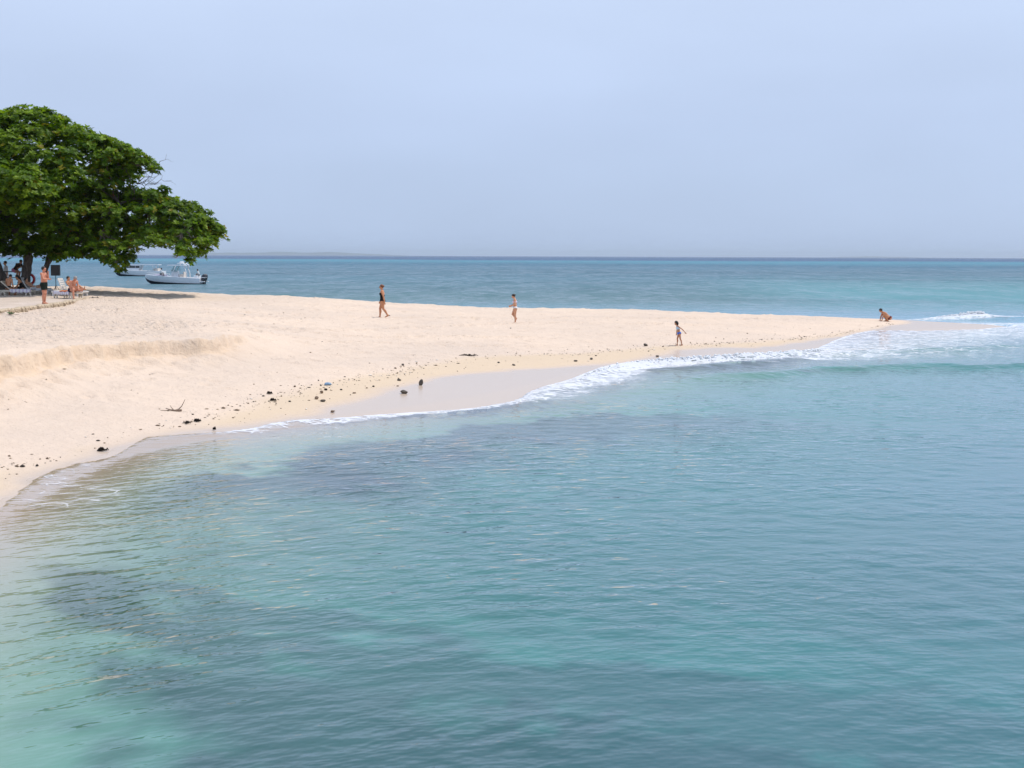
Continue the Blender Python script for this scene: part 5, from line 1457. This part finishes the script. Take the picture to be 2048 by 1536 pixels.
def stone_mesh(seed, sx, sy, sz):
    bm = bmesh.new(); bmesh.ops.create_icosphere(bm, subdivisions=3, radius=1.0)
    r = np.random.default_rng(seed); pl = r.normal(0, 1, (9, 3)); pl /= np.linalg.norm(pl, axis=1)[:, None]; dd = r.uniform(0.62, 0.95, 9)
    for v in bm.verts:
        c = np.array(v.co)
        for p_, q in zip(pl, dd):
            e_ = c @ p_ - q
            if e_ > 0: c = c - p_ * e_ * 0.85
        v.co = Vector((c[0] * sx, c[1] * sy, c[2] * sz))
    me = bpy.data.meshes.new('stone'); bm.to_mesh(me); bm.free()
    return me

STONES = [  # x, y, half sizes, tilt, material, label
    (-3.02, 39.45, (0.175, 0.12, 0.085), 0.1, 'rock', 'largest dark stone lying on the wet sand near the water'),
    (-2.66, 41.46, (0.07, 0.10, 0.15), 0.3, 'rock', 'upright pointed dark stone at the rim of the wet sand'),
    (-3.37, 42.24, (0.11, 0.09, 0.05), 0.0, 'rock', 'flat dark stone above the upright pointed one'),
    (-4.48, 35.34, (0.105, 0.08, 0.05), 0.0, 'rock_tan', 'brown stone just above the foam line, lowest on the beach'),
    (-5.14, 37.25, (0.095, 0.08, 0.07), 0.2, 'rock_tan', 'left one of two brown stones lying side by side below the blue piece'),
    (-4.93, 36.90, (0.11, 0.08, 0.055), 0.0, 'rock', 'right one of two brown stones lying side by side below the blue piece'),
    (-5.16, 38.37, (0.08, 0.07, 0.065), 0.3, 'rock_tan', 'two toned stone in the middle of the small stone cluster'),
    (-5.13, 38.97, (0.085, 0.06, 0.045), 0.0, 'weed', 'black flat stone topping the small stone cluster'),
    (-5.38, 39.85, (0.05, 0.04, 0.04), 0.0, 'rock', 'small dark pebble left of the blue piece'),
    (-4.74, 39.3, (0.07, 0.05, 0.035), 0.0, 'rock', 'small flat stone right of the stone cluster'),
    (-4.32, 38.75, (0.085, 0.05, 0.03), 0.0, 'rock_tan', 'thin flat stone between the cluster and the largest stone'),
    (-5.73, 36.51, (0.095, 0.06, 0.03), 0.0, 'rock', 'flat dark stone left of the cluster, near the foam'),
    (-3.95, 40.4, (0.06, 0.05, 0.04), 0.0, 'rock', 'pebble nearer the debris line above the largest stone'),
    (-3.3, 40.9, (0.08, 0.05, 0.025), 0.0, 'rock_tan', 'thin stone left of the flat dark stone'),
    (-3.57, 46.4, (0.085, 0.07, 0.06), 0.0, 'rock', 'dark stone in the debris line before the walking woman'),
    (0.05, 48.9, (0.12, 0.07, 0.05), 0.4, 'rock', 'dark stone close to the broad sheet of wet sand'),
    (-0.47, 49.4, (0.10, 0.06, 0.04), 0.0, 'rock', 'flat dark stone left of the one by the wet sheet'),
    (2.32, 51.9, (0.12, 0.08, 0.05), 0.0, 'rock', 'dark stone below the debris line, midway along the spit'),
    (2.96, 52.97, (0.13, 0.08, 0.06), 0.0, 'rock', 'dark lump right of the stone midway along the spit'),
    (5.66, 55.3, (0.12, 0.08, 0.05), 0.0, 'rock', 'dark stone on the wet sand left of the child'),
    (5.51, 58.7, (0.22, 0.10, 0.09), 0.2, 'rock', 'dark heap in the debris line left of the child'),
]
for i, (x, y, s, tilt, mt, lab) in enumerate(STONES):
    o = link('beach_stone', stone_mesh(100 + i, *[q * 0.68 for q in s]), M[mt], smooth=False)
    o.location = (x, y, gz(x, y) + s[2] * 0.55); o.rotation_euler = (tilt, tilt * 0.7, i * 1.3)
    tag(o, lab, 'stone', 'dark stones along the tideline')
o = link('plastic_scrap', stone_mesh(400, 0.11, 0.07, 0.05), M['blue_glass'], smooth=True); o.location = (-5.22, 40.1, gz(-5.22, 40.1) + 0.035)
tag(o, 'pale blue piece of plastic among the small stones', 'plastic')

def weed_clump(x, y, L, W_, seed, lab, n=40):
    r = np.random.default_rng(seed); mb = MB()
    for _ in range(n):
        a = r.uniform(-0.5, 0.5) + (math.pi if r.random() < .5 else 0); l = L * r.uniform(0.2, 0.6)
        px, py = r.normal(0, L * 0.28), r.normal(0, W_ * 0.3)
        p0 = np.array([px, py, 0.012]); p2 = p0 + np.array([math.cos(a) * l, math.sin(a) * l * 0.5, 0.0]); pm = (p0 + p2) / 2 + np.array([0, 0, r.uniform(0.01, 0.06)])
        mb.tube([tuple(p0), tuple(pm), tuple(p2)], [0.012, 0.018, 0.006], 5)
    o = mb.build('weed_clump', M['weed'], None, smooth=True); o.location = (x, y, gz(x, y) + 0.004); tag(o, lab, 'seaweed', 'dried weed clumps on the beach')
weed_clump(-8.21, 28.25, 0.13, 0.09, 1, 'black weed clump at the left, close above the water edge', 34)
weed_clump(-7.25, 32.64, 0.09, 0.06, 2, 'black weed clump right below the driftwood branch', 26)
weed_clump(-7.42, 32.3, 0.08, 0.08, 3, 'sparse weed strands left of the clump below the driftwood', 20)
weed_clump(-6.7, 31.77, 0.04, 0.03, 4, 'small dark weed bit nearest the foam below the driftwood', 14)
weed_clump(-6.44, 37.6, 0.10, 0.05, 5, 'upper one of two long weed strips between driftwood and stone cluster', 30)
weed_clump(-6.17, 36.45, 0.13, 0.03, 6, 'lower one of two long weed strips between driftwood and stone cluster', 30)
weed_clump(-1.55, 51.25, 0.40, 0.12, 7, 'long streak of weed in the debris line below the girl', 18)

# driftwood branch
r_ = np.random.default_rng(3)
dw = empty('driftwood', (-8.1, 33.9, gz(-8.1, 33.9))); dw.scale = (0.85,) * 3; tag(dw, 'bleached forked driftwood branch with a curved twig sticking up', 'driftwood')
mb = MB(); mb.tube([(-0.24, 0.05, 0.07), (-0.12, 0.0, 0.04), (0.0, -0.02, 0.02), (0.14, -0.03, 0.025), (0.22, -0.05, 0.03)], [0.012, 0.018, 0.022, 0.028, 0.034], 8); mb.build('stem', M['driftwood'], dw, smooth=True)
mb = MB(); mb.tube([(0.02, 0.0, 0.02), (0.12, 0.05, 0.05), (0.20, 0.08, 0.13), (0.26, 0.09, 0.25), (0.30, 0.09, 0.33)], [0.018, 0.015, 0.012, 0.009, 0.006], 7); mb.build('twig', M['driftwood'], dw, smooth=True)
mb = MB(); mb.tube([(0.0, 0, 0.02), (-0.10, 0.10, 0.09), (-0.14, 0.13, 0.15)], [0.014, 0.010, 0.006], 7); mb.build('twig', M['driftwood'], dw, smooth=True)
mb = MB(); mb.tube([(-0.05, 0, 0.03), (-0.22, -0.06, 0.02), (-0.36, -0.10, 0.03)], [0.014, 0.010, 0.006], 7); mb.build('twig', M['driftwood'], dw, smooth=True)

# a green sprig fallen before the terrace
sp = empty('leaf_sprig', (-20.75, 58.9, gz(-20.75, 58.9))); tag(sp, 'fallen green leafy sprig on the sand before the stone edge', 'leaves')
mb = MB(); mb.tube([(-0.12, 0, 0.02), (0.1, 0.02, 0.04), (0.32, 0, 0.015)], 0.008, 5); mb.build('stem', M['driftwood'], sp, smooth=True)
for k in range(9):
    a = k * 0.7; mb = MB()
    p = np.array([-0.12 + 0.02 * k, 0.01, 0.03]); d = np.array([math.cos(a), math.sin(a), 0.5]); s_ = np.array([-math.sin(a), math.cos(a), 0.0])
    V = [p, p + d * 0.10 + s_ * 0.05, p + d * 0.10 - s_ * 0.05, p + d * 0.19, p + d * 0.1 - np.array([0, 0, 0.012])]
    mb.add(V, [(0, 4, 1), (0, 2, 4), (4, 3, 1), (4, 2, 3)]); mb.build('leaf', M['green_leaf'], sp)

# fine debris of the tideline: broken coral, shells, weed crumbs
def mat_debris():
    t = NT('tideline_crumbs')
    c = t.attr('tint', 'Color')
    p = t.node('ShaderNodeBsdfPrincipled', Base_Color=c, Roughness=0.85)
    return t.done(p.outputs[0])
M['crumb'] = mat_debris()
def build_debris():
    r = np.random.default_rng(99)
    line = DEBRIS; seg = np.linalg.norm(np.diff(line, axis=0), axis=1); cum = np.concatenate([[0], np.cumsum(seg)])
    N = 3000
    s = r.uniform(0, cum[-1], N)
    x = np.interp(s, cum, line[:, 0]); y = np.interp(s, cum, line[:, 1])
    off = r.normal(0, 1, N) * np.where(r.random(N) < 0.75, 0.30, 0.9) + (fbm(s * 0.5, s * 0, 2, 4) - 0.5) * 0.8
    i = np.clip(np.searchsorted(cum, s), 1, len(line) - 1); d = (line[i] - line[i - 1]) / seg[i - 1][:, None]
    x = x - d[:, 1] * off; y = y + d[:, 0] * off
    keep = r.random(N) < (0.25 + 1.3 * (fbm(s * 0.35, s * 0 + 5, 3, 8) - 0.25))
    # scattered crumbs higher on the beach
    xe = r.uniform(-14, 18, 700); ye = r.uniform(28, 75, 700)
    x = np.concatenate([x[keep], xe]); y = np.concatenate([y[keep], ye])
    z = ground_z(x, y)
    ok = (z > 0.08) & (line_dist(WETL, x, y) > 0.05); x, y, z = x[ok], y[ok], z[ok]
    n = len(x)
    sz = np.exp(r.normal(math.log(0.015), 0.5, n)); sz = np.clip(sz, 0.007, 0.045)
    B = np.array([(1, 0, 0), (-1, 0, 0), (0, 1, 0), (0, -1, 0), (0, 0, 1), (0, 0, -1)], float)
    FF = np.array([(0, 2, 4), (2, 1, 4), (1, 3, 4), (3, 0, 4), (2, 0, 5), (1, 2, 5), (3, 1, 5), (0, 3, 5)])
    th = r.uniform(0, 6.28, n)
    sc = np.stack([sz * r.uniform(0.9, 1.9, n), sz * r.uniform(0.6, 1.1, n), sz * r.uniform(0.35, 0.8, n)], 1)
    V = B[None] * sc[:, None] * r.uniform(0.75, 1.2, (n, 6, 1))
    c, s_ = np.cos(th)[:, None], np.sin(th)[:, None]
    X = V[..., 0] * c - V[..., 1] * s_ + x[:, None]; Y = V[..., 0] * s_ + V[..., 1] * c + y[:, None]; Z = V[..., 2] + (z + sc[:, 2] * 0.5)[:, None]
    F = (FF[None] + 6 * np.arange(n)[:, None, None]).reshape(-1, 3)
    q = r.random(n)[:, None]
    col = np.where(q < 0.22, [0.035, 0.026, 0.018], np.where(q < 0.62, [0.20, 0.14, 0.09], np.where(q < 0.82, [0.42, 0.32, 0.22], [0.78, 0.72, 0.64])))
    me = mesh_np('tideline_debris', np.stack([X, Y, Z], -1).reshape(-1, 3), F); attr_c(me, 'tint', np.repeat(col, 6, 0))
    o = link('tideline_debris', me, M['crumb']); tag(o, 'thin line of broken coral, shells and weed crumbs along the beach', 'debris', kind='stuff')
build_debris()

# ---- lumps of white water on the breaking crests
M['foam'] = simple('white_foam', (0.80, 0.82, 0.84), 0.9, 0.04, 8.0, 0.01, 0.1)
def build_foam():
    r = np.random.default_rng(5)
    bm = bmesh.new(); bmesh.ops.create_icosphere(bm, subdivisions=1, radius=1.0)
    B = np.array([v.co for v in bm.verts]); FF = np.array([[v.index for v in f.verts] for f in bm.faces]); bm.free()
    pts = []
    def along(line, n, x0, x1, prof, wid, zt):
        k = 0
        seg = np.linalg.norm(np.diff(line, axis=0), axis=1); cum = np.concatenate([[0], np.cumsum(seg)])
        while k < n:
            s = r.uniform(0, cum[-1]); x = np.interp(s, cum, line[:, 0]); y = np.interp(s, cum, line[:, 1])
            if not (x0 < x < x1): continue
            h = np.interp(x, *prof)
            if r.random() > h / max(prof[1]): continue
            o = r.normal(0, wid)
            pts.append((x + r.normal(0, 0.1), y + o, zt + h * math.exp(-(o / (wid * 1.6)) ** 2) * r.uniform(0.45, 1.05), r.uniform(0.02, 0.055) * (0.6 + h)))
            k += 1
    along(SURF, 1500, 25, 33.5, ([25, 27, 29.5, 31, 32, 33.5], [0.03, 0.12, 0.36, 0.50, 0.2, 0.05]), 0.32, -0.03)
    # front of the bore along the spit
    q = EDGE[(EDGE[:, 1] < 70) & (EDGE[:, 0] > 1)]
    along(q + np.array([0.25, -0.45]), 1500, 2.5, 13.2, ([2, 4, 6, 9, 11.5, 13.2], [0.02, 0.10, 0.20, 0.26, 0.20, 0.05]), 0.22, 0.02)
    P = np.array(pts); n = len(P)
    V = B[None] * P[:, 3][:, None, None] * r.uniform(0.6, 1.35, (n, len(B), 1)) * r.uniform(0.8, 1.5, (n, 1, 3)) * np.array([1.3, 1.0, 0.8]) + P[:, None, :3]
    F = (FF[None] + len(B) * np.arange(n)[:, None, None]).reshape(-1, 3)
    o = link('sea_foam', mesh_np('sea_foam', V.reshape(-1, 3), F), M['foam'], smooth=True)
    tag(o, 'white tumbling foam on the small waves breaking along the spit', 'foam', kind='stuff')
build_foam()

# ================================================================== AIR
def build_haze():
    t = bpy.data.materials.new('sea_haze'); t.use_nodes = True
    n = t.node_tree.nodes; n.clear(); out = n.new('ShaderNodeOutputMaterial'); v = n.new('ShaderNodeVolumePrincipled')
    v.inputs['Color'].default_value = (0.77, 0.885, 1.0, 1); v.inputs['Density'].default_value = 0.5e-4; v.inputs['Anisotropy'].default_value = 0.2
    t.node_tree.links.new(v.outputs[0], out.inputs['Volume'])
    mb = MB(); mb.box((0, 14000, 45), (60000, 60000, 112))
    o = mb.build('haze', t); tag(o, kind='stuff')
if USE_HAZE: build_haze()
